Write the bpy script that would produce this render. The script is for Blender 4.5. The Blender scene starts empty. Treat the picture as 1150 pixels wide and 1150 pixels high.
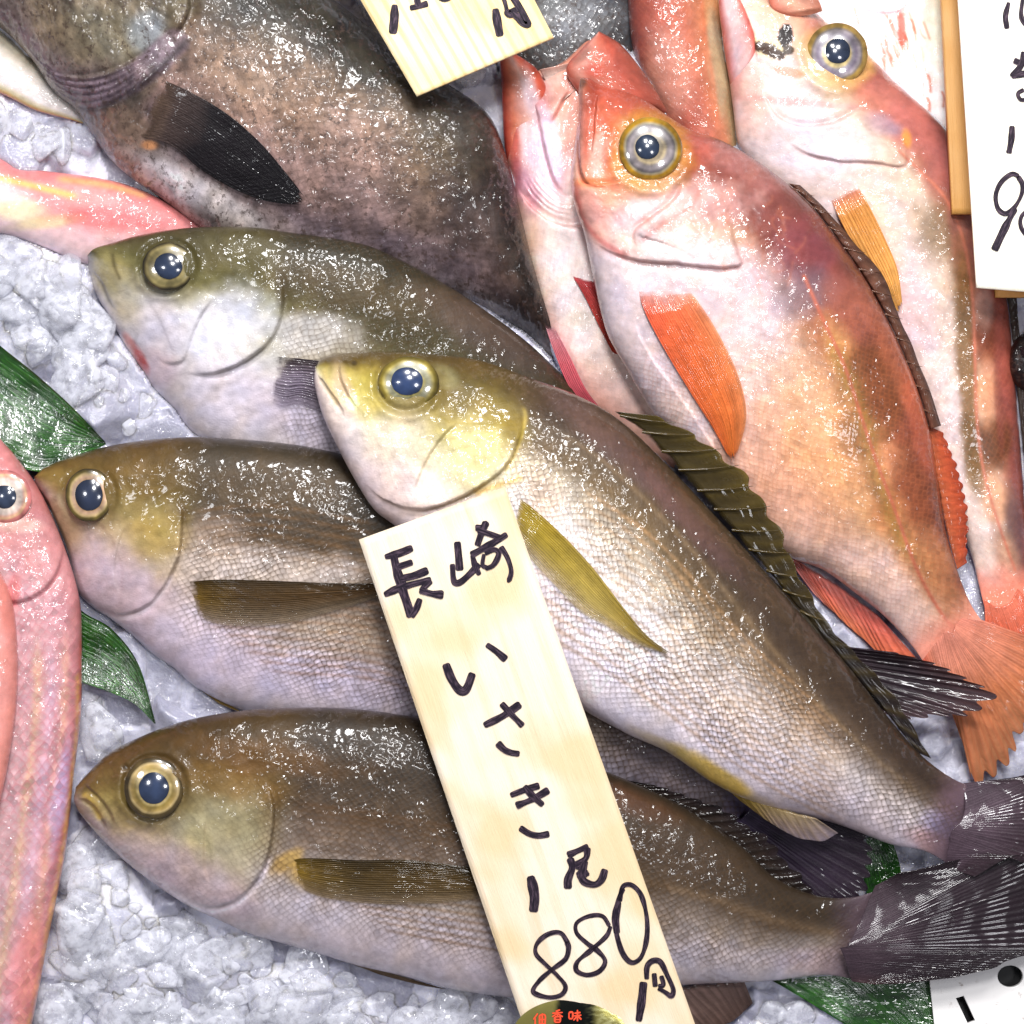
import bpy, math, random
import numpy as np
random.seed(7); np.random.seed(7)
SC = bpy.context.scene
COL = SC.collection
S = 0.36 / 1150          # one pixel of the plan = 0.313 mm
H = 2600.0               # camera height in plan units

def W(x, y, z):
    x = np.asarray(x, float); y = np.asarray(y, float); z = np.asarray(z, float)
    k = 1 - z / H
    return np.stack([(x - 575) * k * S, (575 - y) * k * S, z * S + 0 * x], -1)

def lin(h):
    if not isinstance(h, str): return np.array(h, float)
    c = np.array([int(h[i:i + 2], 16) / 255 for i in (1, 3, 5)])
    return np.where(c <= .04045, c / 12.92, ((c + .055) / 1.055) ** 2.4)

# ---------------------------------------------------------------- noise
def _hash(i, j, seed):
    n = (i * 374761393 + j * 668265263 + seed * 974711) & 0x7fffffff
    n = ((n ^ (n >> 13)) * 1274126177) & 0x7fffffff
    return ((n ^ (n >> 16)) & 0xffff) / 65535.0
def vnoise(x, y, seed=0):
    xi = np.floor(x).astype(np.int64); yi = np.floor(y).astype(np.int64)
    fx = x - xi; fy = y - yi
    fx = fx * fx * (3 - 2 * fx); fy = fy * fy * (3 - 2 * fy)
    a = _hash(xi, yi, seed); b = _hash(xi + 1, yi, seed); c = _hash(xi, yi + 1, seed); d = _hash(xi + 1, yi + 1, seed)
    return (a * (1 - fx) + b * fx) * (1 - fy) + (c * (1 - fx) + d * fx) * fy
def fbm(x, y, sc, seed=0, o=4):
    t = 0; a = .5; n = 0
    for k in range(o):
        t = t + a * vnoise(x / sc + 31.7 * k, y / sc - 17.3 * k, seed + k); n += a; a *= .55; sc = sc / 2.03
    return t / n - .5

def spl(pts, n):
    """smooth curve through pts, resampled at n equal steps"""
    p = np.array(pts, float)
    if len(p) > 2:
        d = np.r_[0, np.cumsum(np.sqrt(np.linalg.norm(np.diff(p, axis=0), axis=1)) + 1e-9)]
        out = []
        for i in range(len(p) - 1):
            t0, t1 = d[i], d[i + 1]
            m0 = (p[i + 1] - p[i - 1]) / (d[i + 1] - d[i - 1]) if i > 0 else (p[1] - p[0]) / (d[1] - d[0])
            m1 = (p[i + 2] - p[i]) / (d[i + 2] - d[i]) if i + 2 < len(p) else (p[-1] - p[-2]) / (d[-1] - d[-2])
            s = np.linspace(0, 1, 24, endpoint=False)[:, None]; h = t1 - t0
            out.append((2 * s**3 - 3 * s**2 + 1) * p[i] + (s**3 - 2 * s**2 + s) * h * m0 + (-2 * s**3 + 3 * s**2) * p[i + 1] + (s**3 - s**2) * h * m1)
        p = np.vstack(out + [p[-1:]])
    L = np.r_[0, np.cumsum(np.linalg.norm(np.diff(p, axis=0), axis=1))]
    q = np.linspace(0, L[-1], n)
    return np.stack([np.interp(q, L, p[:, k]) for k in range(p.shape[1])], -1)

def pl_dist(X, Y, pts, n=40):
    """distance to a smooth polyline, signed side, position along 0..1"""
    q = spl(pts, n)
    bd = np.full(X.shape, 1e9); sg = np.ones(X.shape); al = np.zeros(X.shape)
    for i in range(n - 1):
        a = q[i]; b = q[i + 1]; dx, dy = b - a; L2 = dx * dx + dy * dy + 1e-9
        t = np.clip(((X - a[0]) * dx + (Y - a[1]) * dy) / L2, 0, 1)
        ex = X - (a[0] + t * dx); ey = Y - (a[1] + t * dy)
        d = ex * ex + ey * ey; m = d < bd
        bd = np.where(m, d, bd); sg = np.where(m, np.sign(dx * ey - dy * ex), sg); al = np.where(m, (i + t) / (n - 1), al)
    return np.sqrt(bd), sg, al
def sstep(a, b, x):
    t = np.clip((x - a) / (b - a), 0, 1); return t * t * (3 - 2 * t)

# ---------------------------------------------------------------- objects
def tag(o, label=None, cat=None, group=None, kind=None):
    if label: o['label'] = label
    if cat: o['category'] = cat
    if group: o['group'] = group
    if kind: o['kind'] = kind
    return o
def empty(name, x, y, z=0):
    o = bpy.data.objects.new(name, None); COL.objects.link(o)
    o.location = W(x, y, z); o.empty_display_size = .02
    return o
def mesh(name, co, faces, mat, parent=None, col=None, attrs=None, smooth=True):
    """co: world-space coordinates"""
    me = bpy.data.meshes.new(name)
    co = np.asarray(co, np.float32).reshape(-1, 3)
    o = bpy.data.objects.new(name, me); COL.objects.link(o)
    if parent is not None:
        off = np.zeros(3, np.float32); p = parent
        while p is not None: off += np.array(p.location, np.float32); p = p.parent
        co = co - off; o.parent = parent
    faces = np.asarray(faces, np.int32)
    k = faces.shape[1]
    me.vertices.add(len(co)); me.vertices.foreach_set('co', co.ravel())
    me.loops.add(faces.size); me.loops.foreach_set('vertex_index', faces.ravel())
    me.polygons.add(len(faces))
    me.polygons.foreach_set('loop_start', np.arange(0, faces.size, k, dtype=np.int32))
    me.update(calc_edges=True)
    me.validate()
    if smooth: me.shade_smooth()
    if col is not None:
        a = me.attributes.new('col', 'FLOAT_COLOR', 'POINT')
        c4 = np.ones((len(co), 4), np.float32); c4[:, :3] = np.asarray(col).reshape(-1, 3)
        a.data.foreach_set('color', c4.ravel())
    for kx, v in (attrs or {}).items():
        v = np.asarray(v, np.float32)
        if v.size == len(co) * 3:
            a = me.attributes.new(kx, 'FLOAT_VECTOR', 'POINT'); a.data.foreach_set('vector', v.ravel())
        else:
            a = me.attributes.new(kx, 'FLOAT', 'POINT'); a.data.foreach_set('value', v.ravel())
    me.materials.append(mat)
    return o
def gridf(nu, nv, wrap=False):
    i = np.arange(nu - 1)[:, None]; j = np.arange(nv if wrap else nv - 1)[None, :]; j2 = (j + 1) % nv
    f = np.stack(np.broadcast_arrays(i * nv + j, i * nv + j2, (i + 1) * nv + j2, (i + 1) * nv + j), -1)
    return f.reshape(-1, 4)

# ---------------------------------------------------------------- materials
def newmat(name):
    m = bpy.data.materials.new(name); m.use_nodes = True
    nt = m.node_tree; nt.nodes.clear()
    return m, nt
class NT:
    def __init__(s, nt): s.nt = nt
    def n(s, t, **k):
        nd = s.nt.nodes.new(t)
        for a, v in k.items():
            if a.startswith('_'): nd.inputs[a[1:].replace('_', ' ')].default_value = v
            else: setattr(nd, a, v)
        return nd
    def l(s, a, b): s.nt.links.new(a, b)
    def math(s, op, a, b=None, c=None, clamp=False):
        nd = s.nt.nodes.new('ShaderNodeMath'); nd.operation = op; nd.use_clamp = clamp
        for i, v in enumerate((a, b, c)):
            if v is None: continue
            if isinstance(v, (int, float)): nd.inputs[i].default_value = v
            else: s.l(v, nd.inputs[i])
        return nd.outputs[0]
    def ramp(s, f, a, b, lo=0., hi=1.):
        nd = s.nt.nodes.new('ShaderNodeMapRange'); nd.interpolation_type = 'SMOOTHSTEP'
        s.l(f, nd.inputs[0]); nd.inputs[1].default_value = a; nd.inputs[2].default_value = b; nd.inputs[3].default_value = lo; nd.inputs[4].default_value = hi
        return nd.outputs[0]
    def mix(s, f, a, b, mode='MIX'):
        nd = s.nt.nodes.new('ShaderNodeMix'); nd.data_type = 'RGBA'; nd.blend_type = mode
        for v, i in ((f, 0), (a, 6), (b, 7)):
            if isinstance(v, (int, float)): nd.inputs[i].default_value = v
            elif isinstance(v, (tuple, list, np.ndarray)): nd.inputs[i].default_value = (*v[:3], 1)
            else: s.l(v, nd.inputs[i])
        return nd.outputs[2]
    def noise(s, vec, scale, detail=3, rough=.55, dim='3D'):
        nd = s.n('ShaderNodeTexNoise', noise_dimensions=dim); nd.inputs['Scale'].default_value = scale
        nd.inputs['Detail'].default_value = detail; nd.inputs['Roughness'].default_value = rough
        if vec is not None: s.l(vec, nd.inputs['Vector'])
        return nd.outputs['Fac']
    def bump(s, h, dist, strength=1., normal=None):
        nd = s.n('ShaderNodeBump'); nd.inputs['Strength'].default_value = strength; nd.inputs['Distance'].default_value = dist
        s.l(h, nd.inputs['Height'])
        if normal is not None: s.l(normal, nd.inputs['Normal'])
        return nd.outputs[0]

def skin_mat(name, sx=10., sy=8., edge='#5a4630', edge_amt=.75, bump=.9, rough=.34, coat=.7, sss=.0, mott=.25, film=.35, spot=0.0):
    m, nt = newmat(name); g = NT(nt)
    out = g.n('ShaderNodeOutputMaterial'); b = g.n('ShaderNodeBsdfPrincipled'); g.l(b.outputs[0], out.inputs[0])
    col = g.n('ShaderNodeAttribute', attribute_name='col').outputs['Color']
    sk = g.n('ShaderNodeAttribute', attribute_name='skin').outputs['Vector']     # s, t in px
    sc = g.n('ShaderNodeAttribute', attribute_name='scal').outputs['Fac']
    obj = g.n('ShaderNodeTexCoord').outputs['Object']
    sep = g.n('ShaderNodeSeparateXYZ'); g.l(sk, sep.inputs[0])
    # slight wander of the scale rows
    w1 = g.noise(sk, .02, 1, dim='2D'); w2 = g.noise(sk, .027, 1, dim='2D')
    s_ = g.math('ADD', g.math('DIVIDE', sep.outputs[0], sx), g.math('MULTIPLY', w1, 1.2))
    t_ = g.math('ADD', g.math('DIVIDE', sep.outputs[1], sy), g.math('MULTIPLY', w2, 1.6))
    a = g.math('ADD', s_, t_); c = g.math('SUBTRACT', s_, t_)
    cmb = g.n('ShaderNodeCombineXYZ'); g.l(a, cmb.inputs[0]); g.l(c, cmb.inputs[1])
    vo = g.n('ShaderNodeTexVoronoi', voronoi_dimensions='2D', feature='F1'); vo.inputs['Scale'].default_value = 1; vo.inputs['Randomness'].default_value = .22
    g.l(cmb.outputs[0], vo.inputs['Vector'])
    sub = g.n('ShaderNodeVectorMath', operation='SUBTRACT'); g.l(cmb.outputs[0], sub.inputs[0]); g.l(vo.outputs['Position'], sub.inputs[1])
    dt = g.n('ShaderNodeVectorMath', operation='DOT_PRODUCT'); g.l(sub.outputs[0], dt.inputs[0]); dt.inputs[1].default_value = (.5, .5, 0)
    along = dt.outputs['Value']                                       # -.5 .. .5 down the fish
    d = vo.outputs['Distance']
    # pigment sits in the pocket at the front corner of each scale
    pk = g.math('ADD', g.math('MULTIPLY', g.ramp(d, .22, .62), .55), g.math('MULTIPLY', g.ramp(along, .05, -.42), .7), clamp=True)
    pk = g.math('MULTIPLY', g.math('MULTIPLY', pk, sc), edge_amt, clamp=True)
    # per-scale tint
    tint = g.n('ShaderNodeSeparateColor'); g.l(vo.outputs['Color'], tint.inputs[0])
    tv = g.math('ADD', 1.0, g.math('MULTIPLY', g.math('SUBTRACT', tint.outputs[0], .5), g.math('MULTIPLY', sc, .5)))
    n1 = g.noise(sk, .11, 5, .65, '2D'); n2 = g.noise(sk, .9, 3, .6, '2D')
    mt = g.math('ADD', 1 - mott * .5, g.math('MULTIPLY', n1, mott))
    mt = g.math('MULTIPLY', mt, g.math('ADD', 1 - mott * .5, g.math('MULTIPLY', n2, mott)))
    mt = g.math('MULTIPLY', mt, tv)
    hs = g.n('ShaderNodeHueSaturation'); g.l(col, hs.inputs['Color']); g.l(mt, hs.inputs['Value'])
    base = g.mix(pk, hs.outputs[0], g.mix(.2, lin(edge), hs.outputs[0]))
    if spot > 0:
        s1 = g.ramp(g.noise(sk, .16, 4, .75, '2D'), .50, .62)
        s2 = g.ramp(g.noise(sk, .05, 3, .6, '2D'), .35, .6)
        base = g.mix(g.math('MULTIPLY', g.math('MULTIPLY', s1, s2), spot), base, lin('#3a2c26'))
    g.l(base, b.inputs['Base Color'])
    hgt = g.math('MULTIPLY', g.math('ADD', g.math('MULTIPLY', g.math('SUBTRACT', .6, d), .9), g.math('MULTIPLY', along, 1.1)), sc)
    grain = g.noise(sk, .45, 4, .65, '2D')
    hgt = g.math('ADD', hgt, g.math('MULTIPLY', grain, .5))
    nb = g.bump(hgt, S * bump * .9, 1.0)
    g.l(nb, b.inputs['Normal'])
    film_n = g.noise(sk, .08, 1.4, .5, '2D')
    film_n = g.math('MULTIPLY', film_n, g.ramp(g.noise(sk, .022, 3, .6, '2D'), .40, .60, .25, 1.7))
    film_b = g.math('ADD', film_n, g.math('MULTIPLY', g.math('MULTIPLY', g.math('SUBTRACT', .6, d), sc), .16))
    cb = g.bump(film_b, S * film * 8, 1.0)
    g.l(cb, b.inputs['Coat Normal'])
    rg = g.math('ADD', rough, g.math('MULTIPLY', n1, .15)); g.l(rg, b.inputs['Roughness'])
    b.inputs['Coat Weight'].default_value = coat; b.inputs['Coat Roughness'].default_value = .105; b.inputs['Coat IOR'].default_value = 1.42
    b.inputs['Specular IOR Level'].default_value = .2
    if sss > 0:
        b.inputs['Subsurface Weight'].default_value = sss; b.inputs['Subsurface Radius'].default_value = (.004, .002, .0015); b.inputs['Subsurface Scale'].default_value = .6
    return m

def fin_mat(name, rough=.35, coat=.8, trans=.25, film=.3):
    m, nt = newmat(name); g = NT(nt)
    out = g.n('ShaderNodeOutputMaterial'); b = g.n('ShaderNodeBsdfPrincipled')
    col = g.n('ShaderNodeAttribute', attribute_name='col').outputs['Color']
    sk = g.n('ShaderNodeAttribute', attribute_name='skin').outputs['Vector']
    n = g.noise(sk, .12, 4, .7, '2D')
    hs = g.n('ShaderNodeHueSaturation'); g.l(col, hs.inputs['Color']); g.l(g.math('ADD', .75, g.math('MULTIPLY', n, .5)), hs.inputs['Value'])
    g.l(hs.outputs[0], b.inputs['Base Color'])
    mpf = g.n('ShaderNodeMapping'); mpf.inputs['Scale'].default_value = (.5, 1, 1); g.l(sk, mpf.inputs['Vector']); g.l(g.bump(g.noise(mpf.outputs[0], .08, 1, .5, '2D'), S * film * 5), b.inputs['Coat Normal']); b.inputs['Coat IOR'].default_value = 1.45
    g.l(g.bump(g.noise(sk, .5, 3, .7, '2D'), S * .8), b.inputs['Normal'])
    b.inputs['Roughness'].default_value = rough; b.inputs['Specular IOR Level'].default_value = .15; b.inputs['Coat Weight'].default_value = coat * .8; b.inputs['Coat Roughness'].default_value = .07
    al = g.n('ShaderNodeAttribute', attribute_name='alpha').outputs['Fac']; tp = g.n('ShaderNodeBsdfTransparent'); m2 = g.n('ShaderNodeMixShader')
    tr = g.n('ShaderNodeBsdfTranslucent'); g.l(hs.outputs[0], tr.inputs[0])
    mx = g.n('ShaderNodeMixShader'); mx.inputs[0].default_value = trans; g.l(b.outputs[0], mx.inputs[1]); g.l(tr.outputs[0], mx.inputs[2])
    g.l(al, m2.inputs[0]); g.l(tp.outputs[0], m2.inputs[1]); g.l(mx.outputs[0], m2.inputs[2]); g.l(m2.outputs[0], out.inputs[0])
    return m

def plain(name, c, rough=.4, coat=0., attr=False, spec=.5, emis=None, metal=0.):
    m, nt = newmat(name); g = NT(nt)
    out = g.n('ShaderNodeOutputMaterial'); b = g.n('ShaderNodeBsdfPrincipled'); g.l(b.outputs[0], out.inputs[0])
    if attr: g.l(g.n('ShaderNodeAttribute', attribute_name='col').outputs['Color'], b.inputs['Base Color'])
    else: b.inputs['Base Color'].default_value = (*lin(c), 1)
    b.inputs['Roughness'].default_value = rough; b.inputs['Coat Weight'].default_value = coat; b.inputs['Coat Roughness'].default_value = .02
    b.inputs['Specular IOR Level'].default_value = spec; b.inputs['Metallic'].default_value = metal
    return m

M_GRUNT = skin_mat('grunt_skin', 9.2, 7.4, edge='#4f3a22', edge_amt=.85, bump=.9, mott=.22)
M_DARK = skin_mat('dark_fish_skin', 11, 9, edge='#3a2c24', edge_amt=.5, bump=.8, rough=.3, mott=.6, film=.5, spot=.75)
M_RED = skin_mat('red_fish_skin', 8, 6.5, edge='#b5643c', edge_amt=.5, bump=.5, mott=.22, rough=.3, film=.32, sss=.12)
M_PINK = skin_mat('pink_fish_skin', 12, 10, edge='#c7707a', edge_amt=.5, bump=.6, mott=.22, rough=.28, film=.4, sss=.12)
M_FIN = fin_mat('fin_membrane')
M_EYE = plain('eye_iris', '#ffffff', .25, 1., attr=True)
M_PUPIL = plain('eye_pupil', '#ffffff', .18, 1., attr=True)

# ---------------------------------------------------------------- fish
ZMAP = np.full((1400, 1400), -50.0)       # height of what is already laid out, x/y from -125
def zput(X, Y, Z):
    xi = np.round(X + 125).astype(int).ravel(); yi = np.round(Y + 125).astype(int).ravel(); z = Z.ravel()
    m = (xi > 1) & (xi < 1398) & (yi > 1) & (yi < 1398)
    for dx in (-1, 0, 1):
        for dy in (-1, 0, 1):
            np.maximum.at(ZMAP, (yi[m] + dy, xi[m] + dx), z[m])

class Fish:
    def __init__(s, dorsal, ventral, T, zd, zv, nu=460, nv=170, flat=.9, prof=None, blunt=.5, lowT=.8, sharp=.5):
        s.nu, s.nv = nu, nv
        q = np.linspace(0, 1, nu) ** 1.15
        D = spl(dorsal, 1200); V = spl(ventral, 1200)
        ii = q * 1199
        D = np.stack([np.interp(ii, np.arange(1200), D[:, k]) for k in (0, 1)], -1)
        V = np.stack([np.interp(ii, np.arange(1200), V[:, k]) for k in (0, 1)], -1)
        th = np.linspace(0, 2 * np.pi, nv * 3 // 2, endpoint=False)
        # finer sampling on the upper side
        n1 = nv; n2 = nv // 3
        th = np.r_[np.linspace(0, np.pi, n1, endpoint=False), np.linspace(np.pi, 2 * np.pi, n2, endpoint=False)]
        s.n1 = n1
        c = np.cos(th); sn = np.sin(th)
        v = -np.sign(c) * np.abs(c) ** .93
        zz = np.sign(sn) * np.abs(sn) ** flat
        w = np.linalg.norm(V - D, axis=1); wm = w.max()
        cen = (D + V) / 2; Lc = np.r_[0, np.cumsum(np.linalg.norm(np.diff(cen, axis=0), axis=1))]
        pr = (w / wm) ** sharp
        if prof: pr = pr * np.interp(q, [p[0] for p in prof], [p[1] for p in prof])
        zt = T * pr
        def zk(k): return np.interp(q, np.linspace(0, 1, len(k)), k) if hasattr(k, '__len__') else np.full(nu, float(k))
        zD, zV = zk(zd), zk(zv)
        s.U = np.repeat(q[:, None], len(th), 1); s.V = np.repeat(v[None, :], nu, 0)
        s.up = np.repeat((sn >= 0)[None, :], nu, 0)
        f = (s.V + 1) / 2
        kk = np.ones(nu); kk[-3:] = [.9, .6, .02]
        zt = zt * kk * (1 - .93 * sstep(.84, 1., q) ** 1.3); f = .5 + (f - .5) * kk[:, None]
        s.X = D[:, None, 0] * (1 - f) + V[:, None, 0] * f
        s.Y = D[:, None, 1] * (1 - f) + V[:, None, 1] * f
        s.Z = zD[:, None] * (1 - f) + zV[:, None] * f + zt[:, None] * np.where(zz > 0, zz, zz * lowT)[None, :]
        s.SS = np.repeat(Lc[:, None], len(th), 1); s.TT = s.V * w[:, None] / 2
        s.disp = np.zeros_like(s.X); s.col = np.zeros(s.X.shape + (3,)); s.scal = np.zeros_like(s.X)
        s.seed = random.randint(0, 9999)
        s.edge_fade = np.clip(zz, 0, 1)[None, :] * np.ones_like(s.X)
    def nz(s, sc, seed=0, o=4): return fbm(s.SS, s.TT, sc, s.seed + seed, o)
    def grad(s, stops, wob=.0, sc=60, ucol=None):
        """base pigment from back (-1) to belly (1)"""
        v = s.V + wob * s.nz(sc)
        k = [p[0] for p in stops]; c = np.array([lin(p[1]) for p in stops])
        return np.stack([np.interp(v, k, c[:, i]) for i in range(3)], -1)
    def mixc(s, m, c):
        m = np.clip(m, 0, 1)[..., None]; s.col = s.col * (1 - m) + (lin(c) if isinstance(c, str) else c) * m
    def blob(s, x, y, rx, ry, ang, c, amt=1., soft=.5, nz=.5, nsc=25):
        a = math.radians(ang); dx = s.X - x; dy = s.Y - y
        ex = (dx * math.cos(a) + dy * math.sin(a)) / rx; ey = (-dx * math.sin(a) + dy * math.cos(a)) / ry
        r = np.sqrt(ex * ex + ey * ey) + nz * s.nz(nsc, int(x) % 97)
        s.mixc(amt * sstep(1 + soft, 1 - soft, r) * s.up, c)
    def line(s, pts, w, c, amt=1., nz=.0, nsc=20, taper=True):
        d, sg, al = pl_dist(s.X, s.Y, pts)
        if nz: d = d + nz * w * s.nz(nsc, 5)
        m = np.exp(-(d / w) ** 2)
        if taper: m = m * sstep(-.01, .12, al) * sstep(1.01, .88, al)
        s.mixc(amt * m * s.up, c)
    def crease(s, pts, step=4., R=16, groove=2., gw=3., side=1, dark=None, damt=.6):
        damt *= .6 if step > 3.3 else .35; groove *= 1 if step > 3.3 else .6; gw *= 1.3; step *= 1.35; R *= 1.3
        """a plate edge: raised on one side, dropping sharply"""
        d, sg, al = pl_dist(s.X, s.Y, pts)
        sd = d * sg * side
        tp = sstep(0, .22, al) * sstep(1, .72, al) * (1 + .8 * s.nz(30, 77, 2)); sd = sd + 2.2 * s.nz(13, 78, 3)
        s.disp += tp * step * sstep(-1.2, 1.2, sd) * np.exp(-np.maximum(sd, 0) / R) * s.up
        s.disp -= tp * groove * np.exp(-((sd + gw * .6) / gw) ** 2) * s.up
        if dark: s.mixc(damt * tp * np.exp(-((sd + 1.0) / 1.8) ** 2) * s.up, dark)
    def dome(s, x, y, r, h, ring=0, soft=.6):
        if r > 20: h *= .6
        d = np.hypot(s.X - x, s.Y - y) / r
        s.disp += h * sstep(1 + soft, 1 - soft, d) * s.up
        if ring: s.disp += ring * np.exp(-((d - 1.12) / .16) ** 2) * s.up
    def zat(s, x, y):
        """height of the upper side at plan points"""
        x = np.atleast_1d(np.asarray(x, float)).ravel(); y = np.atleast_1d(np.asarray(y, float)).ravel()
        n1 = s.n1
        Xs, Ys, Zs = s.X[::3, :n1:3].ravel(), s.Y[::3, :n1:3].ravel(), (s.Z + s.disp * s.edge_fade)[::3, :n1:3].ravel()
        out = np.empty(len(x))
        for i in range(0, len(x), 256):
            d = (Xs[None] - x[i:i + 256, None]) ** 2 + (Ys[None] - y[i:i + 256, None]) ** 2
            k = np.argpartition(d, 4, axis=1)[:, :4]
            dd = np.take_along_axis(d, k, 1); w = 1 / (dd + 1)
            out[i:i + 256] = (Zs[k] * w).sum(1) / w.sum(1)
        return out
    def build(s, root, mat, tailc=None, name='body'):
        mo = .26 * s.nz(15, 21, 3) + .30 * s.nz(6, 22, 2) + .16 * s.nz(45, 23, 2)
        s.col *= np.clip(1 + mo, .4, 1.6)[..., None] * (1 + .12 * s.nz(20, 31, 2)[..., None] * np.array([1, .3, -1.2]))
        lum = s.col.mean(-1, keepdims=True); s.col = lum + (s.col - lum) * 1.1
        s.col = np.clip(s.col, .004, .9)
        g_, k_, d_ = {M_GRUNT: (1.2, 1.27, .15), M_DARK: (1.2, 1.28, .26), M_RED: (1.2, .9, .12), M_PINK: (1.05, .95, .30)}[mat]
        s.col = s.col ** g_ * k_
        s.col = s.col + (s.col.mean(-1, keepdims=True) * np.array([1.0, 1.0, 1.04]) - s.col) * d_
        s.col = np.clip(s.col, .004, .8)
        s.scal = s.scal * np.clip(.85 + 1.3 * s.nz(55, 61, 3), .15, 1.2)
        globals()['LAST'] = s
        if tailc: s.mixc(.9 * sstep(.935, .985, s.U + .03 * s.nz(30, 2)), tailc); s.scal *= sstep(1., .95, s.U)
        Z = s.Z + s.disp * s.edge_fade
        nv = s.X.shape[1]
        co = W(s.X, s.Y, Z).reshape(-1, 3)
        f = gridf(s.nu, nv, True)
        me_f = f[:, ::-1]; n = len(co)
        o = mesh(name, co[:n], me_f, mat, root, s.col.reshape(-1, 3),
                 {'skin': np.stack([s.SS + s.seed % 777, s.TT, s.SS * 0], -1).reshape(-1, 3), 'scal': s.scal.reshape(-1)})
        zput(s.X[:, :s.n1], s.Y[:, :s.n1], Z[:, :s.n1])
        return o

def eye(fish, root, x, y, rx, ry, rp, iris, pupil='#22304a', ang=0, h=.38, lift=.0, sink=.12, px=None, rim=None):
    """iris > pupil; iris = [(r, colour)...] from pupil edge to rim"""
    h *= .72; z0 = float(fish.zat(x, y)[0]) + lift - sink * rx + .06 * rx
    n, m = 26, 72
    r = np.linspace(0.0, 1.15, n)[:, None]; a = np.linspace(0, 2 * np.pi, m, endpoint=False)[None, :]
    A = math.radians(ang)
    def shape(rr, rx, ry, x, y, zoff, hh):
        ex = rr * rx * np.cos(a); ey = rr * ry * np.sin(a)
        X = x + ex * math.cos(A) - ey * math.sin(A); Y = y + ex * math.sin(A) + ey * math.cos(A)
        Z = z0 + zoff + hh * rx * np.sqrt(np.clip(1.38 - rr ** 2, 0, None)) + 0 * a
        return X, Y, Z
    rx *= .97; ry *= .97
    X, Y, Z = shape(r * (1 + .035 * fbm(np.cos(a) * 2, np.sin(a) * 2, 1., int(x) + 3, 2) * 2), rx, ry, x, y, 0, h)
    k = [p[0] for p in iris]; c = np.array([lin(p[1]) for p in iris])
    rn = r + .05 * fbm(np.cos(a) * 3 + 0 * r, np.sin(a) * 3 + r * 2, 1., int(x))
    cc = np.stack([np.interp(rn, k, c[:, i]) for i in range(3)], -1)
    cc = cc * .56 * (1 + 1.1 * fbm(np.cos(a) * 1.3 + 0 * r, np.sin(a) * 1.3 + 0 * r, 1., int(x) + 7, 2))[..., None]; cc *= (1 + .8 * fbm(np.cos(a) * 6 + r * 2, np.sin(a) * 6 + r * 2, 1., int(y)))[..., None]; cc *= np.clip(1 + 1.3 * fbm(X, Y, 12., int(x) + 2, 3), .3, 1.8)[..., None]
    f = gridf(n, m, True)
    ir = mesh('eye', W(X, Y, Z), f, M_EYE, root, cc, {'skin': np.zeros((n * m, 3))})
    q = rp / rx; pxx, pyy = px if px else (x, y)
    rr = np.linspace(0, 1., 16)[:, None]
    rpv = rp * (1 + .12 * fbm(np.cos(a) * 1.5, np.sin(a) * 1.5, 1., int(y) + 5, 2))
    ex = rr * rpv * np.cos(a); ey = rr * rpv * (ry / rx) * np.sin(a)
    PX = pxx + ex * math.cos(A) - ey * math.sin(A); PY = pyy + ex * math.sin(A) + ey * math.cos(A)
    dd = np.hypot((PX - x) / rx, (PY - y) / ry)
    PZ = z0 + h * rx * np.sqrt(np.clip(1.38 - dd ** 2, 0, None)) + .7 + 2.2 * (1 - rr ** 2)
    pc = (lin(pupil) * .5 + .006) * (1 + .9 * (1 - rr ** 2) + 1.6 * fbm(PX, PY, 11., int(x)))[..., None]
    mesh('pupil', W(PX, PY, PZ), gridf(16, m, True), M_PUPIL, ir, pc, {'skin': np.zeros((16 * m, 3))})
    return ir

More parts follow.
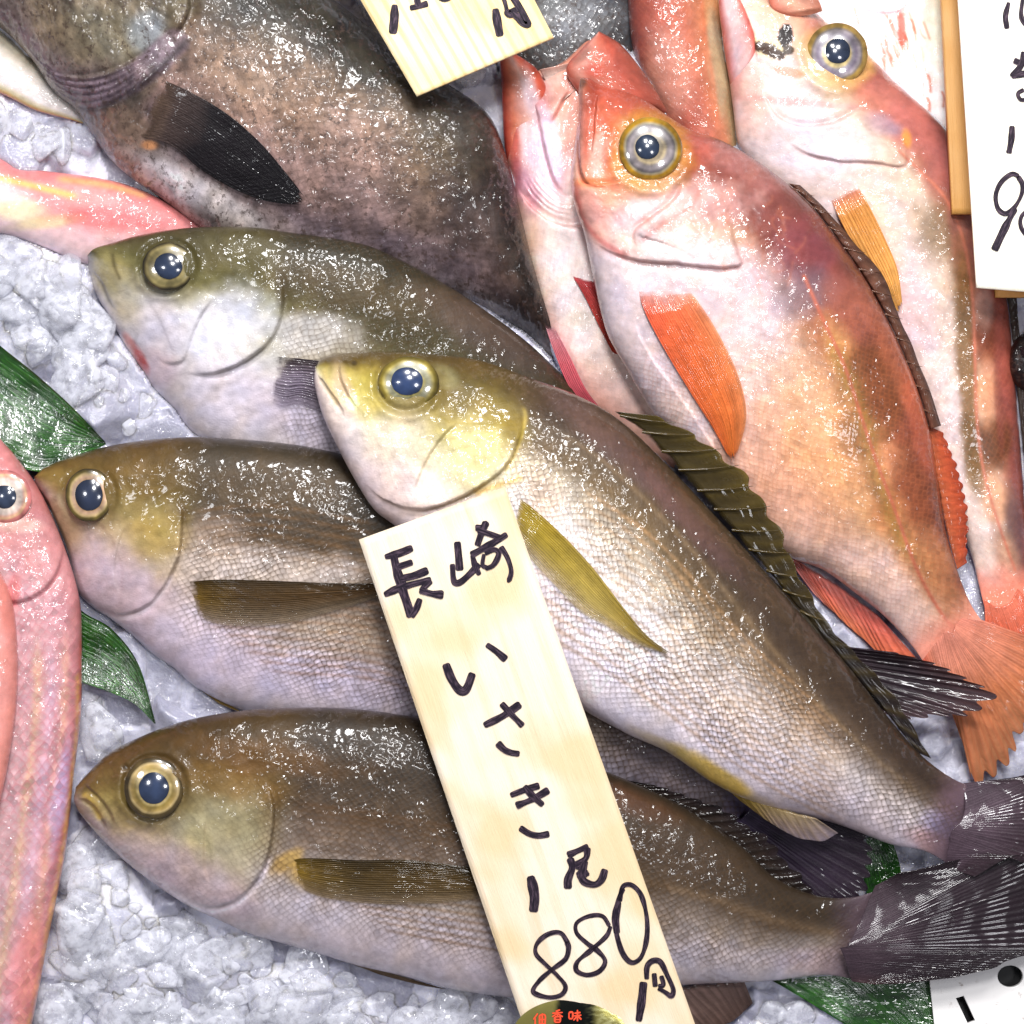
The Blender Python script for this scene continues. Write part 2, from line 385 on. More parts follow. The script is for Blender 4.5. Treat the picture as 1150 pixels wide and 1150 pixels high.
def fin(name, root, e1, e2, z1, z2, colf, rays=14, amp=2.2, mode='edges', nu=110, nw=70, body=None, lift=3., rag=.06, mat=None, thick=1.2, curl=0., sunk=3., fray=.0, fade=(.12, .0), mem=.8, ufade=0.):
    """mode edges: e1/e2 run base->tip.  mode base: e1 = base line, e2 = tip line."""
    u = np.linspace(0, 1, nu)[:, None]; w = np.linspace(0, 1, nw)[None, :]
    seed = random.randint(0, 999)
    rr = vnoise(u * rays * 1.0 + 3, u * 0, seed)
    wl = w * (1 - rag * rr - fray * np.abs(np.sin(np.pi * rays * u)) ** 3)
    if name == 'tail_fin': rays = rays * 1.7; amp = amp * .32; fray = fray * .6
    if mode == 'edges':
        A = spl(e1, 400); B = spl(e2, 400)
        ia = wl * 399
        g = lambda C, k: np.interp(ia, np.arange(400), C[:, k])
        X = g(A, 0) * (1 - u) + g(B, 0) * u; Y = g(A, 1) * (1 - u) + g(B, 1) * u
    else:
        A = spl(e1, nu); B = spl(e2, nu)
        if name == 'tail_fin': A = A - .24 * (B - A); fade = (0, 0); sunk = 0
        X = A[:, 0:1] * (1 - wl) + B[:, 0:1] * wl; Y = A[:, 1:2] * (1 - wl) + B[:, 1:2] * wl
    zz = (z1 * (1 - w) + z2 * w) if not callable(z1) else z1(u, w)
    if body is not None:
        zz = body.zat(X, Y).reshape(X.shape) + lift * np.minimum(1, w * 5 + .15) + zz * 0 + (z2 if not callable(z1) else 0) * w
    ph = rays * 1.5 * (u + .30 / rays * (vnoise(u * rays * .8, w * 1.2 + 0 * u, seed + 3) - .5) * 2)
    if name == 'tail_fin': zz = zz + 3
    fl = np.abs(np.sin(np.pi * ph)) ** .8
    Z = zz + amp * .55 * (1 - fl) * (.5 + vnoise(ph * .5, ph * 0, seed)) * np.clip(w * 6, .2, 1) + curl * fbm(u * 3 + 0 * w, w * 2 + 0 * u, 1., seed) * w - sunk * (1 - np.clip(w * 8, 0, 1))
    c = colf(u, w, 1 - fl, X, Y)
    rag2 = fbm(X, Y, 14., seed)
    alpha = np.clip(mem + (1 - mem) * (1 - fl) * 1.5 + (1 - w) * .25, 0, 1) * np.ones_like(X)
    if ufade: alpha = alpha * (1 - ufade * sstep(.45, 1., u + .1 * rag2)) ; alpha = np.clip(alpha + ufade * .5 * (1 - fl) * sstep(.5, 1, u) * (u < .97), 0, 1)
    if fade[0] > 0: alpha = alpha * sstep(0, fade[0], w + fade[0] * rag2 * 1.2)
    if fade[1] > 0: alpha = alpha * sstep(0, fade[1], (1 - w) + fade[1] * rag2 * 1.2)
    thickn = thick * (1 - .5 * w)
    co = np.concatenate([W(X, Y, Z).reshape(-1, 3), W(X, Y, Z - thickn).reshape(-1, 3)])
    f = gridf(nu, nw); n = nu * nw
    ring = np.r_[np.arange(nw), (np.arange(1, nu)) * nw + nw - 1, (nu - 1) * nw + np.arange(nw - 2, -1, -1), np.arange(nu - 2, 0, -1) * nw]
    r2 = np.roll(ring, -1)
    side = np.stack([ring, ring + n, r2 + n, r2], -1)
    sk = np.stack([w * 150 + 0 * u, u * 60 + 0 * w, 0 * u * w], -1).reshape(-1, 3) + seed
    o = mesh(name, co, np.vstack([f, f[:, ::-1] + n, side]), mat or M_FIN, root, np.concatenate([c.reshape(-1, 3)] * 2), {'skin': np.concatenate([sk, sk]), 'alpha': np.concatenate([alpha.ravel()] * 2)})
    zput(X, Y, Z)
    return o
def spines(root, base, tip, us, z0, z1, r, c, lead=.04, over=1.06, bend=5):
    A = spl(base, 200); B = spl(tip, 200)
    for u in us:
        p0 = A[int(u * 199)]; p1 = B[min(199, int((u + lead) * 199))]; p1 = p0 + (p1 - p0) * over * random.uniform(.92, 1.06)
        n, m = 14, 8; t = np.linspace(0, 1, n)[:, None]; a = np.linspace(0, 2 * np.pi, m, endpoint=False)[None, :]
        d = (p1 - p0); L = np.linalg.norm(d); d = d / L; nn = np.array([-d[1], d[0]])
        rad = r * (1 - .85 * t); bo = bend * np.sin(np.pi * t)
        X = p0[0] + d[0] * L * t + nn[0] * (rad * np.cos(a) + bo); Y = p0[1] + d[1] * L * t + nn[1] * (rad * np.cos(a) + bo)
        Z = z0(u) + (z1(u) - z0(u)) * t + rad * np.sin(a) + 2 * np.sin(np.pi * t)
        cc = (lin(c) * (1 + .5 * fbm(X, Y, 8., 5))[..., None])
        mesh('spine', W(X, Y, Z), gridf(n, m, True), M_FIN, root, cc, {'skin': np.stack([X, Y, Z], -1).reshape(-1, 3), 'alpha': np.ones(X.size)})
def lobe(root, name, dor, ven, T, zd, zv, stops, mat, blobs=()):
    q = Fish(dor, ven, T, zd, zv, nu=90, nv=60, sharp=.5)
    q.col = q.grad(stops, .2, 20); q.disp += 1.2 * q.nz(12, 3)
    for b in blobs: q.blob(*b)
    q.build(root, mat, None, name)
def fcol(stops, ray=None, rayamt=.4, edge=None, across=None):
    """pigment along the rays; ray colour; optional second gradient across"""
    k = [p[0] for p in stops]; c = np.array([lin(p[1]) for p in stops])
    def f(u, w, fl, X, Y):
        wn = w + .12 * fbm(X, Y, 30., 4)
        C = np.stack([np.interp(wn, k, c[:, i]) for i in range(3)], -1) * np.ones(X.shape + (1,))
        if across:
            ka = [p[0] for p in across]; ca = np.array([lin(p[1]) for p in across]); am = [p[2] for p in across]
            A = np.stack([np.interp(u + .05 * fbm(X, Y, 20., 9), ka, ca[:, i]) for i in range(3)], -1) * np.ones(X.shape + (1,))
            m = (np.interp(u, ka, am) * np.ones(X.shape))[..., None]
            C = C * (1 - m) + A * m
        C = C * (1 + .7 * fbm(u * 60 + 0 * w, w * 4 + 0 * u, 1., 11) + .5 * fbm(X, Y, 22., 12))[..., None]
        if ray is not None:
            m = (rayamt * np.clip(fl * 1.0, 0, 1) * np.ones(X.shape))[..., None]; C = C * (1 - m) + lin(ray) * m
        return C
    return f
#@@FISH
GRUNT_IRIS = [(.0, '#8a7a4a'), (.55, '#8a7540'), (.62, '#cbb57c'), (.72, '#9a8340'), (.86, '#b79a58'), (.94, '#d2b880'), (1.0, '#5a4a28'), (1.15, '#4a3c20')]
HEAD_G = '#96803a'
def speck(F, sc, thr, c, amt, seed=0, up=True):
    m = sstep(thr, thr + .12, F.nz(sc, seed) + .0)
    F.mixc(amt * m * F.up, c)

def grunt_base(F, back, mid, low, belly, wob=.25):
    F.col = F.grad([(-1, back), (-.55, back), (-.15, mid), (.25, low), (.55, belly), (1, belly)], wob, 70)
    F.scal = np.clip(sstep(-1.0, -.6, F.V) * .45 + .55 * sstep(-.45, -.1, F.V), 0, 1) * sstep(.98, .45, F.V)

# ===== grunt at the bottom (D) =====
def grunt_bottom():
    r = tag(empty('grunt_fish', 600, 960), 'olive brown grunt lying lowest in the picture, snout over bare ice at the lower left', 'fish', 'grunts on ice with the wooden price tag')
    dor = [(85, 884), (98, 869), (122, 846), (156, 828), (209, 809), (264, 799), (313, 795), (400, 796), (500, 812), (600, 838), (680, 866), (760, 902), (830, 948), (870, 985), (915, 1005), (955, 1008), (992, 998)]
    ven = [(85, 884), (84, 903), (104, 931), (139, 966), (174, 993), (209, 1016), (243, 1032), (285, 1050), (348, 1068), (400, 1084), (452, 1096), (504, 1110), (574, 1120), (640, 1121), (700, 1116), (771, 1106), (861, 1102), (925, 1095), (962, 1100)]
    F = Fish(dor, ven, 62, [60, 88, 92, 92, 80, 60], [55, 50, 50, 50, 50, 50], nu=560, nv=190)
    grunt_base(F, '#3a3024', '#54473a', '#8e827a', '#b2a8ac')
    # face
    hm = sstep(345, 275, F.X + .25 * (F.Y - 900) + 14 * F.nz(40))
    F.scal = F.scal * (1 - hm) + .22 * hm
    F.mixc(hm * .9, F.grad([(-1, '#45351a'), (-.55, '#57441f'), (-.2, '#75633a'), (.15, '#8a7e54'), (.5, '#a59580'), (.8, '#ab9c9a'), (1, '#b3a3a6')], .3, 60))
    F.blob(135, 905, 55, 26, 40, '#8f7c3c', .6, nz=.6); F.blob(115, 868, 40, 18, -30, '#5a4623', .7)
    F.blob(265, 880, 60, 20, 10, '#7a5e2c', .6, nz=.8); F.blob(245, 945, 45, 55, 30, '#a09a80', .5, nz=.6)
    F.blob(215, 985, 75, 26, 30, '#b09aa4', .55, nz=.5); F.blob(225, 950, 26, 12, 60, '#a39a64', .25, nz=1.)
    F.blob(300, 850, 90, 18, 8, '#6d4f28', .5, nz=1.); F.blob(350, 985, 30, 16, 10, '#b5922a', .7, nz=1.); F.blob(322, 968, 20, 9, -30, '#b5922a', .6, nz=1.)
    F.blob(480, 1010, 150, 14, 8, '#9c9284', .5); F.blob(470, 1075, 190, 26, 10, '#b9aaac', .6)
    for k in range(7): F.line([(345 + 12 * k, 990 + 8 * k), (450, 1000 + 8 * k), (600, 1018 + 9 * k), (760, 1030 + 8 * k)], 2.0, '#7a5c34', .6, nz=1.2)
    for k in range(8): F.line([(320, 900 + 7 * k), (430, 915 + 7 * k), (560, 938 + 8 * k)], 2.2, '#5b4022', .45, nz=1.)
    F.line([(700, 985), (800, 1010), (900, 1042), (965, 1050)], 5, '#7a654c', .4)
    F.blob(985, 1050, 26, 50, 10, '#a08a92', .8); F.blob(1000, 1035, 16, 18, 0, '#a9a6c8', .6); F.blob(940, 1080, 60, 16, 0, '#a58a88', .5)
    F.blob(760, 950, 90, 30, 25, '#4a3a2a', .6); F.blob(690, 895, 70, 14, 20, '#5b3a20', .6)
    # plates
    F.line([(288, 792), (305, 830), (300, 860)], 6, '#4a3a1e', .35)
    F.crease([(296, 868), (307, 905), (303, 950), (290, 985), (262, 1012), (232, 1018), (205, 1008)], 6, 26, 3, 4, 1, '#55401f', .7)
    F.line([(305, 960), (290, 992), (264, 1017), (236, 1024), (208, 1013), (185, 996)], 3.4, '#d9cdd2', .85, taper=True)
    F.crease([(232, 915), (228, 945), (229, 975), (238, 1000)], 2.4, 14, 1.6, 2.5, 1, '#7a6450', .45)
    # mouth and lips
    F.crease([(86, 896), (100, 900), (113, 915), (122, 934)], 3.5, 8, 3, 2.6, -1, '#3e3018', .7)
    F.crease([(92, 878), (108, 892), (122, 908), (131, 930)], 3.0, 8, 2.6, 2.4, -1, '#5b4820', .7)
    F.line([(92, 890), (104, 902), (114, 922)], 4, '#b79c45', .7); F.line([(84, 903), (100, 925), (118, 944)], 3, '#a8946a', .6)
    F.dome(140, 862, 4, -2.5); F.blob(140, 862, 3, 2.4, 0, '#241b0e', .8)
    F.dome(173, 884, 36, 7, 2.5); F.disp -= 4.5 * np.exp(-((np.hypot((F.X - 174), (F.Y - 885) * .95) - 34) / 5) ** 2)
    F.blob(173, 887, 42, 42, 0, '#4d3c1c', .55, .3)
    F.disp += 2.6 * F.nz(60, 3) + 1.2 * F.nz(16, 4) + hm * (6 * F.nz(42, 5, 3) + 1.5 * F.nz(11, 6, 2))
    F.build(r, M_GRUNT, '#4a3c44')
    eye(F, r, 173, 885, 30, 31, 17, GRUNT_IRIS, '#1f2f4c', h=.34, lift=1.0)
    fin('pectoral_fin', r, [(318, 970), (340, 964), (400, 966), (460, 966), (535, 975), (600, 985)], [(325, 985), (350, 1004), (400, 1014), (455, 1016), (520, 1012), (598, 996)], 0, 0,
        fcol([(0, '#b8921a'), (.12, '#735a1e'), (.3, '#3d3016'), (1, '#4f3a1c')], '#241b0c', .5, across=[(0, '#2c2210', .7), (.5, '#7d6233', .2), (1, '#a48d6c', .75)]), rays=15, body=F, lift=4, nw=120, ufade=.72, mem=.9)
    fin('dorsal_fin', r, [(470, 812), (560, 832), (640, 856), (700, 886), (760, 912), (820, 950), (868, 990), (905, 1010)],
        [(560, 808), (620, 828), (690, 872), (760, 886), (812, 905), (870, 945), (908, 990), (925, 1012)], lambda u, w: 92 - 22 * u + 6 * w * (1 - u), 0,
        fcol([(0, '#241b15'), (.5, '#2c211b'), (1, '#261c1f')], '#19120e', .7), rays=22, mode='base', nu=300, nw=30, amp=2.2, rag=.2, fray=.12)
    fin('tail_fin', r, [(988, 992), (1000, 1030), (992, 1062), (962, 1103)], [(1010, 980), (1080, 964), (1155, 945), (1200, 935), (1185, 1010), (1190, 1060), (1150, 1076), (1098, 1093), (1046, 1102), (985, 1106)], lambda u, w: 62 + 18 * np.sin(np.pi * np.clip(u, 0, 1)) * (1 - w) + 14 * w + 0 * u, 0,
        fcol([(0, '#4a3c44'), (.2, '#4a3c44'), (.4, '#30252c'), (1, '#241b20')], '#1d151b', .55, across=[(0, '#4a383e', .3), (.15, '#33262c', 0), (.85, '#33262c', 0), (1, '#5a3e3e', .5)]), rays=24, mode='base', nu=240, nw=110, amp=2.6, curl=8)
    fin('anal_fin', r, [(700, 1112), (760, 1106), (835, 1100)], [(770, 1170), (800, 1165), (846, 1128)], lambda u, w: 44 - 20 * w + 0 * u, 0,
        fcol([(0, '#8a7068'), (1, '#5b453c')], '#3b2b24', .5), rays=9, mode='base', nu=90, nw=40)
    fin('pelvic_fin', r, [(362, 1070), (400, 1082), (450, 1096)], [(430, 1096), (470, 1106), (505, 1112)], lambda u, w: 50 - 8 * w + 0 * u, 0,
        fcol([(0, '#9a8468'), (1, '#6b5138')], '#4a3524', .5), rays=5, mode='base', nu=60, nw=30)
    return F

# ===== grunt in the middle left (C) =====
def grunt_middle():
    r = tag(empty('grunt_fish', 300, 650), 'brown grunt with its snout against the pink fish, belly rows of brown dots', 'fish', 'grunts on ice with the wooden price tag')
    dor = [(38, 536), (50, 525), (80, 513), (122, 501), (174, 493), (226, 491), (313, 497), (376, 508), (450, 530), (550, 590), (650, 680), (750, 790), (810, 850), (850, 890), (875, 905)]
    ven = [(38, 536), (40, 546), (56, 573), (75, 618), (87, 663), (104, 682), (122, 693), (150, 715), (174, 736), (195, 750), (222, 773), (268, 796), (340, 815), (440, 835), (540, 852), (640, 875), (740, 905), (800, 930), (835, 955)]
    F = Fish(dor, ven, 58, [50, 62, 66, 60, 40, 30], [34, 26, 24, 22, 20, 26], nu=540, nv=190)
    grunt_base(F, '#383022', '#55483a', '#a99a8c', '#b8aeb6')
    hm = sstep(240, 170, F.X + .12 * (F.Y - 600) + 12 * F.nz(40))
    F.scal *= 1 - hm
    F.mixc(hm * .9, F.grad([(-1, '#4f3d20'), (-.6, '#6a5526'), (-.3, '#7f6d38'), (0, '#8c7c4c'), (.2, '#a59274'), (.5, '#ae9ca0'), (1, '#b8a8b0')], .35, 60))
    F.blob(70, 590, 22, 40, -20, '#a88c3c', .6, nz=.6); F.blob(60, 540, 24, 14, 0, '#7a622c', .5)
    F.blob(180, 610, 34, 30, 30, '#9d8742', .65, nz=.8); F.blob(130, 655, 48, 34, 30, '#b09ea6', .7, nz=.5); F.blob(150, 540, 40, 20, 0, '#6a5424', .5)
    F.blob(240, 620, 40, 40, 0, '#a9978a', .5, nz=.6); F.blob(300, 545, 90, 30, 4, '#5d4a2c', .5, nz=.8)
    F.blob(300, 640, 110, 22, 2, '#c9bcb4', .6, nz=.8); F.blob(240, 722, 60, 30, 15, '#bfb1bb', .7); F.blob(330, 760, 160, 26, 8, '#b8adc0', .6)
    for k in range(11): F.line([(225 + 14 * max(0, k - 5), 655 + 9.5 * k), (320, 660 + 9.5 * k), (420, 668 + 9.5 * k), (520, 700 + 9.5 * k)], 2.2, '#8a6642', .5, nz=1.6, nsc=9)
    for k in range(6): F.line([(210, 575 + 10 * k), (300, 568 + 11 * k), (430, 590 + 11 * k)], 2.2, '#74562f', .38, nz=1.6, nsc=9)
    F.blob(760, 870, 90, 40, 30, '#7a7078', .8); F.blob(850, 925, 40, 30, 40, '#5a5076', .7)
    F.crease([(205, 560), (204, 590), (200, 625), (186, 655), (165, 680), (135, 690), (108, 680)], 6, 26, 3, 4, 1, '#5a4526', .65)
    F.line([(196, 642), (180, 668), (158, 688), (132, 695), (108, 686)], 2.6, '#d6cad0', .7)
    F.crease([(142, 588), (132, 615), (128, 645), (134, 672)], 2.2, 14, 1.4, 2.5, 1, '#86715c', .35)
    F.blob(205, 575, 5, 13, -10, '#5c4a2a', .7)
    F.crease([(40, 545), (52, 560), (60, 580)], 3, 8, 2.5, 2.5, -1, '#4b3818', .6)
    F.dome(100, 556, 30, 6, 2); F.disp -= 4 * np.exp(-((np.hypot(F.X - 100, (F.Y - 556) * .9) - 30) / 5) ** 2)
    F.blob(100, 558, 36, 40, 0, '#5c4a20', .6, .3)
    F.disp += 2.6 * F.nz(60, 3) + 1.2 * F.nz(16, 4) + hm * (6 * F.nz(42, 5, 3) + 1.5 * F.nz(11, 6, 2))
    F.dome(222, 628, 16, 3, 1)
    F.build(r, M_GRUNT, '#463a54')
    eye(F, r, 100, 556, 24, 27, 15.5, [(.0, '#8a7a4a'), (.6, '#7d6640'), (.66, '#b08c64'), (.8, '#caa688'), (.93, '#d8bc84'), (1.0, '#7a6a30'), (1.15, '#4a3c20')], '#18243c', h=.34, lift=1)
    fin('pectoral_fin', r, [(200, 655), (240, 651), (300, 652), (380, 655), (450, 655)], [(212, 690), (250, 702), (310, 702), (370, 688), (440, 666)], 0, 0,
        fcol([(0, '#b8921c'), (.1, '#735a22'), (.3, '#42321a'), (1, '#54391a')], '#281d0e', .5, across=[(0, '#281e0e', .8), (.45, '#6d5230', .2), (1, '#b29f86', .8)]), rays=15, body=F, lift=4, nw=120, ufade=.72, mem=.9)
    fin('tail_fin', r, [(830, 885), (868, 905), (862, 935), (825, 965)], [(900, 880), (945, 905), (978, 948), (982, 975), (975, 1010), (940, 1030), (880, 1020)], lambda u, w: 34 + 12 * w + 6 * np.sin(np.pi * u), 0,
        fcol([(0, '#463a54'), (.3, '#33283a'), (1, '#2a202a')], '#20171f', .6), rays=17, mode='base', nu=170, nw=90, amp=3, fray=.05, curl=6)
    fin('pelvic_fin', r, [(218, 770), (232, 778), (246, 784)], [(246, 790), (260, 796), (275, 802)], lambda u, w: 24 + 0 * u * w, 0, fcol([(0, '#a98c4c'), (1, '#b89a58')], '#6b5128', .5), rays=3, mode='base', nu=30, nw=20)
    return F

# ===== grunt at the back (B) =====
def grunt_back():
    r = tag(empty('grunt_fish', 350, 380), 'grey green grunt with a pale silver cheek and red throat spot, nearest the dark fish', 'fish', 'grunts on ice with the wooden price tag')
    dor = [(98, 287), (106, 279), (125, 273), (157, 264), (209, 256), (278, 255), (320, 260), (404, 273), (450, 292), (495, 316), (543, 347), (599, 390), (660, 450), (740, 530), (830, 610), (900, 680), (965, 735)]
    ven = [(98, 287), (99, 300), (108, 330), (122, 355), (139, 385), (163, 420), (174, 437), (195, 458), (219, 487), (300, 535), (400, 580), (500, 625), (620, 680), (760, 740), (860, 775), (940, 785)]
    F = Fish(dor, ven, 52, [60, 78, 74, 30, -5, 20, 45], [20, 10, 6, 0, -10, 10, 40], nu=480, nv=180)
    F.col = F.grad([(-1, '#353022'), (-.5, '#464028'), (-.22, '#686040'), (.05, '#a9a196'), (.4, '#b9b2b8'), (1, '#bfb6be')], .2, 60)
    F.scal = (.4 + .5 * sstep(-.4, 0, F.V)) * sstep(300, 340, F.X)
    hm = sstep(330, 300, F.X + 12 * F.nz(40))
    F.mixc(hm * .85, F.grad([(-1, '#4d452c'), (-.5, '#666038'), (-.2, '#857f55'), (0, '#a6a18c'), (.25, '#bdb9b8'), (1, '#b8afb2')], .35, 50))
    F.blob(140, 330, 22, 45, -25, '#9a8d54', .5, nz=.7); F.blob(118, 305, 18, 25, -20, '#9a8f60', .6, nz=.4)
    F.blob(250, 365, 50, 36, -20, '#c6c5cf', .75, nz=.6); F.blob(180, 375, 28, 40, -20, '#c5bcc4', .6, nz=.6)
    F.blob(175, 415, 24, 20, 40, '#b79a9c', .5); F.blob(157, 402, 6, 18, -28, '#b0342a', .9, nz=.7); F.blob(145, 385, 5, 12, -28, '#c8857c', .7)
    F.blob(420, 330, 150, 22, 12, '#5a4c34', .5, nz=.8); F.blob(350, 375, 60, 22, 5, '#c9c5c4', .6, nz=.7); F.blob(540, 370, 80, 24, 32, '#5c4b48', .5)
    F.blob(270, 450, 60, 40, 20, '#c3bac4', .8); F.blob(350, 470, 70, 30, 20, '#b8adba', .6)
    F.crease([(312, 300), (318, 330), (314, 360), (300, 385), (270, 408), (235, 420), (200, 418)], 5.5, 26, 2.6, 4, 1, '#6a6046', .6)
    F.crease([(245, 330), (228, 350), (214, 380), (205, 405), (190, 408), (170, 398)], 3.0, 18, 2.2, 2.6, 1, '#6b6560', .55)
    F.blob(316, 325, 6, 18, 0, '#3f3422', .6)
    F.crease([(100, 300), (114, 315), (124, 340), (134, 352)], 3.5, 8, 2.5, 2.6, -1, '#544a2c', .6)
    F.line([(104, 292), (118, 305), (132, 330)], 3, '#a79b72', .5); F.line([(126, 282), (129, 300), (136, 316)], 2.2, '#4b4228', .6)
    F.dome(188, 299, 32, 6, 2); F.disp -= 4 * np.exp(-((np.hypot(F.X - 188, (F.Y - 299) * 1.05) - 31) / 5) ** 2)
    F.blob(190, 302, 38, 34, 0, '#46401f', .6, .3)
    F.disp += 2.4 * F.nz(50, 3) + 1.2 * F.nz(16, 4) + hm * (6 * F.nz(42, 5, 3) + 1.5 * F.nz(11, 6, 2))
    F.build(r, M_GRUNT, '#3c3036')
    eye(F, r, 189, 299, 26, 24, 15.5, [(0, '#7d7048'), (.6, '#6b6038'), (.68, '#a0905c'), (.85, '#8d8152'), (.97, '#a3935e'), (1.1, '#453d24'), (1.15, '#3a3320')], '#1a2a44', h=.32, lift=1)
    fin('pectoral_fin', r, [(305, 400), (330, 402), (365, 406), (400, 412)], [(300, 452), (318, 458), (335, 455), (372, 470)], 0, 0,
        fcol([(0, '#a095a2'), (.4, '#84788a'), (1, '#5d4f48')], '#5a5058', .4, across=[(0, '#2c221a', .9), (.12, '#3a2e28', .8), (.3, '#7a6c74', .3), (.6, '#948896', 0), (1, '#a79cae', .6)]), rays=12, body=F, lift=3, nw=80, ufade=.8, fade=(.3, 0))
    fin('tail_fin', r, [(950, 726), (968, 745), (965, 770), (945, 788)], [(1010, 733), (1060, 748), (1105, 770), (1122, 782), (1100, 803), (1062, 806), (1030, 810), (985, 800)], lambda u, w: 62 + 34 * w * (1 - .3 * u), 0,
        fcol([(0, '#3c3036'), (.2, '#32272d'), (.5, '#2a2026'), (1, '#4a363a')], '#1b1317', .5, across=[(0, '#5a4652', .6), (.12, '#33272d', 0), (1, '#382b30', 0)]), rays=13, mode='base', nu=150, nw=110, amp=2.5, fray=.08, curl=5)
    return F

# ===== grunt on top (A) =====
def grunt_top():
    r = tag(empty('grunt_fish', 700, 640), 'golden headed silver grunt lying uppermost across the others, yellow fin beside the long wooden tag', 'fish', 'grunts on ice with the wooden price tag')
    dor = [(354, 412), (362, 402), (385, 397), (430, 395), (490, 398), (540, 405), (595, 424), (655, 447), (700, 475), (755, 528), (815, 592), (862, 645), (905, 695), (950, 745), (993, 800), (1035, 848), (1075, 877), (1112, 887)]
    ven = [(354, 412), (353, 430), (362, 465), (378, 500), (398, 538), (420, 572), (445, 592), (500, 642), (570, 705), (640, 785), (700, 822), (750, 845), (802, 880), (854, 904), (938, 925), (1000, 948), (1039, 956), (1068, 972)]
    F = Fish(dor, ven, 66, [105, 108, 110, 112, 108, 95, 66], [118, 120, 120, 120, 105, 80, 60], nu=620, nv=230)
    F.col = F.grad([(-1, '#44382a'), (-.72, '#48392c'), (-.42, '#6a583c'), (-.18, '#b0a698'), (.1, '#d6d0d0'), (.5, '#d8d0d6'), (1, '#cdc2c8')], .2, 90)  # pale flank stops raised so the colour carries a white sheen
    # further back the flank is brown over lilac
    tm = sstep(700, 960, F.X + .2 * (F.Y - 700))
    F.mixc(tm * .8, F.grad([(-1, '#392e24'), (-.6, '#40342c'), (-.2, '#6c5c52'), (.15, '#b4a8a4'), (.5, '#c0b4ba'), (1, '#b0a2aa')], .2, 70))
    F.scal = (.25 + .75 * sstep(-.6, -.2, F.V)) * sstep(1.0, .55, F.V)
    hm = sstep(612, 585, F.X + .35 * (F.Y - 480) * (F.Y > 470) - 0 + 12 * F.nz(40)) * sstep(600, 560, F.X - .9 * (F.Y - 540))
    hm = sstep(30, -24, F.X - (585 - .55 * np.maximum(F.Y - 490, 0)) + 10 * F.nz(40))
    F.scal *= 1 - .85 * hm
    F.mixc(hm * .9, F.grad([(-1, '#5d4c22'), (-.7, '#5b4c22'), (-.35, '#85773a'), (-.05, '#a3985c'), (.2, '#bab08c'), (.5, '#c8bab0'), (1, '#c8b9b8')], .3, 60))
    F.blob(415, 440, 22, 28, 0, '#b0a040', .6, nz=.6); F.blob(385, 425, 20, 12, 20, '#aea050', .5)
    F.blob(520, 440, 60, 20, 15, '#65582a', .6, nz=.9); F.blob(560, 470, 36, 22, 40, '#8f7c2a', .6, nz=.8); F.blob(540, 510, 40, 30, 60, '#cfc590', .6, nz=.7); F.blob(500, 425, 20, 10, 30, '#8b8560', .6, nz=1.)
    F.blob(450, 500, 30, 40, 20, '#cdbfae', .6, nz=.6); F.blob(435, 545, 34, 30, 40, '#cdbab8', .7)
    F.blob(590, 540, 40, 30, 30, '#cdbfa8', .5); F.blob(612, 560, 28, 20, 50, '#b79f8c', .6, nz=.8)
    F.blob(690, 500, 90, 18, 42, '#6b5350', .5, nz=.6); F.blob(780, 590, 80, 14, 48, '#6b4f4c', .5, nz=.6)
    F.line([(640, 450), (700, 484), (760, 546), (820, 612), (880, 690), (950, 770)], 10, '#4d3d2a', .6)
    for k in range(15): F.line([(640 - 6 * k, 540 + 10 * k), (740 - 3 * k, 610 + 11 * k), (840, 720 + 10.5 * k), (960, 830 + 7.5 * k)], 2.3, '#a07e56', .5, nz=1.6, nsc=9)
    F.blob(800, 868, 60, 10, 32, '#c9a92c', .85, nz=.8); F.blob(745, 838, 40, 7, 28, '#b3a06a', .5)
    F.blob(1085, 930, 40, 50, 0, '#7a6068', .85, nz=.5); F.blob(1060, 935, 28, 16, 40, '#a4a0cc', .5); F.blob(1045, 945, 28, 12, 20, '#b78a80', .6)
    F.crease([(583, 458), (586, 480), (576, 510), (562, 530), (545, 542), (510, 562), (470, 572), (430, 560), (405, 538)], 7, 30, 3, 4.5, 1, '#6f5a22', .65)
    F.crease([(516, 470), (495, 492), (480, 515), (468, 540), (463, 562)], 3.2, 18, 2.0, 2.6, 1, '#8a7a56', .45)
    F.line([(560, 545), (530, 560), (485, 576), (440, 566)], 3.0, '#e0d2d0', .7)
    F.line([(590, 535), (560, 545), (530, 556)], 4, '#c2a040', .7)
    F.line([(586, 455), (590, 470), (580, 505), (566, 532)], 2.4, '#c3ac4c', .5)
    F.crease([(381, 404), (383, 425), (392, 445), (404, 462)], 3.5, 9, 2.8, 2.8, -1, '#6a581e', .65)
    F.crease([(356, 420), (366, 432), (380, 452), (388, 470)], 3.2, 8, 2.8, 2.6, -1, '#57481c', .6)
    F.line([(362, 412), (370, 432), (382, 456)], 4.5, '#b9a568', .6); F.blob(385, 440, 10, 28, -15, '#bda58e', .7); F.blob(396, 452, 6, 8, 0, '#e6dda0', .8)
    F.dome(398, 408, 5, -2.5); F.blob(398, 408, 3.5, 3, 0, '#241b0e', .6)
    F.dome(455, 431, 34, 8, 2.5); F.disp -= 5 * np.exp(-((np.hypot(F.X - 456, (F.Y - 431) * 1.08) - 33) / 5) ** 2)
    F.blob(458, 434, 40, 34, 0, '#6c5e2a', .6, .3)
    F.line([(600, 470), (680, 520), (770, 610), (860, 720), (960, 830), (1060, 915)], 3.0, '#8a7456', .35)
    F.disp += 2.6 * F.nz(60, 3) + 1.2 * F.nz(16, 4) + hm * (6 * F.nz(42, 5, 3) + 1.5 * F.nz(11, 6, 2))
    F.build(r, M_GRUNT, '#54444e')
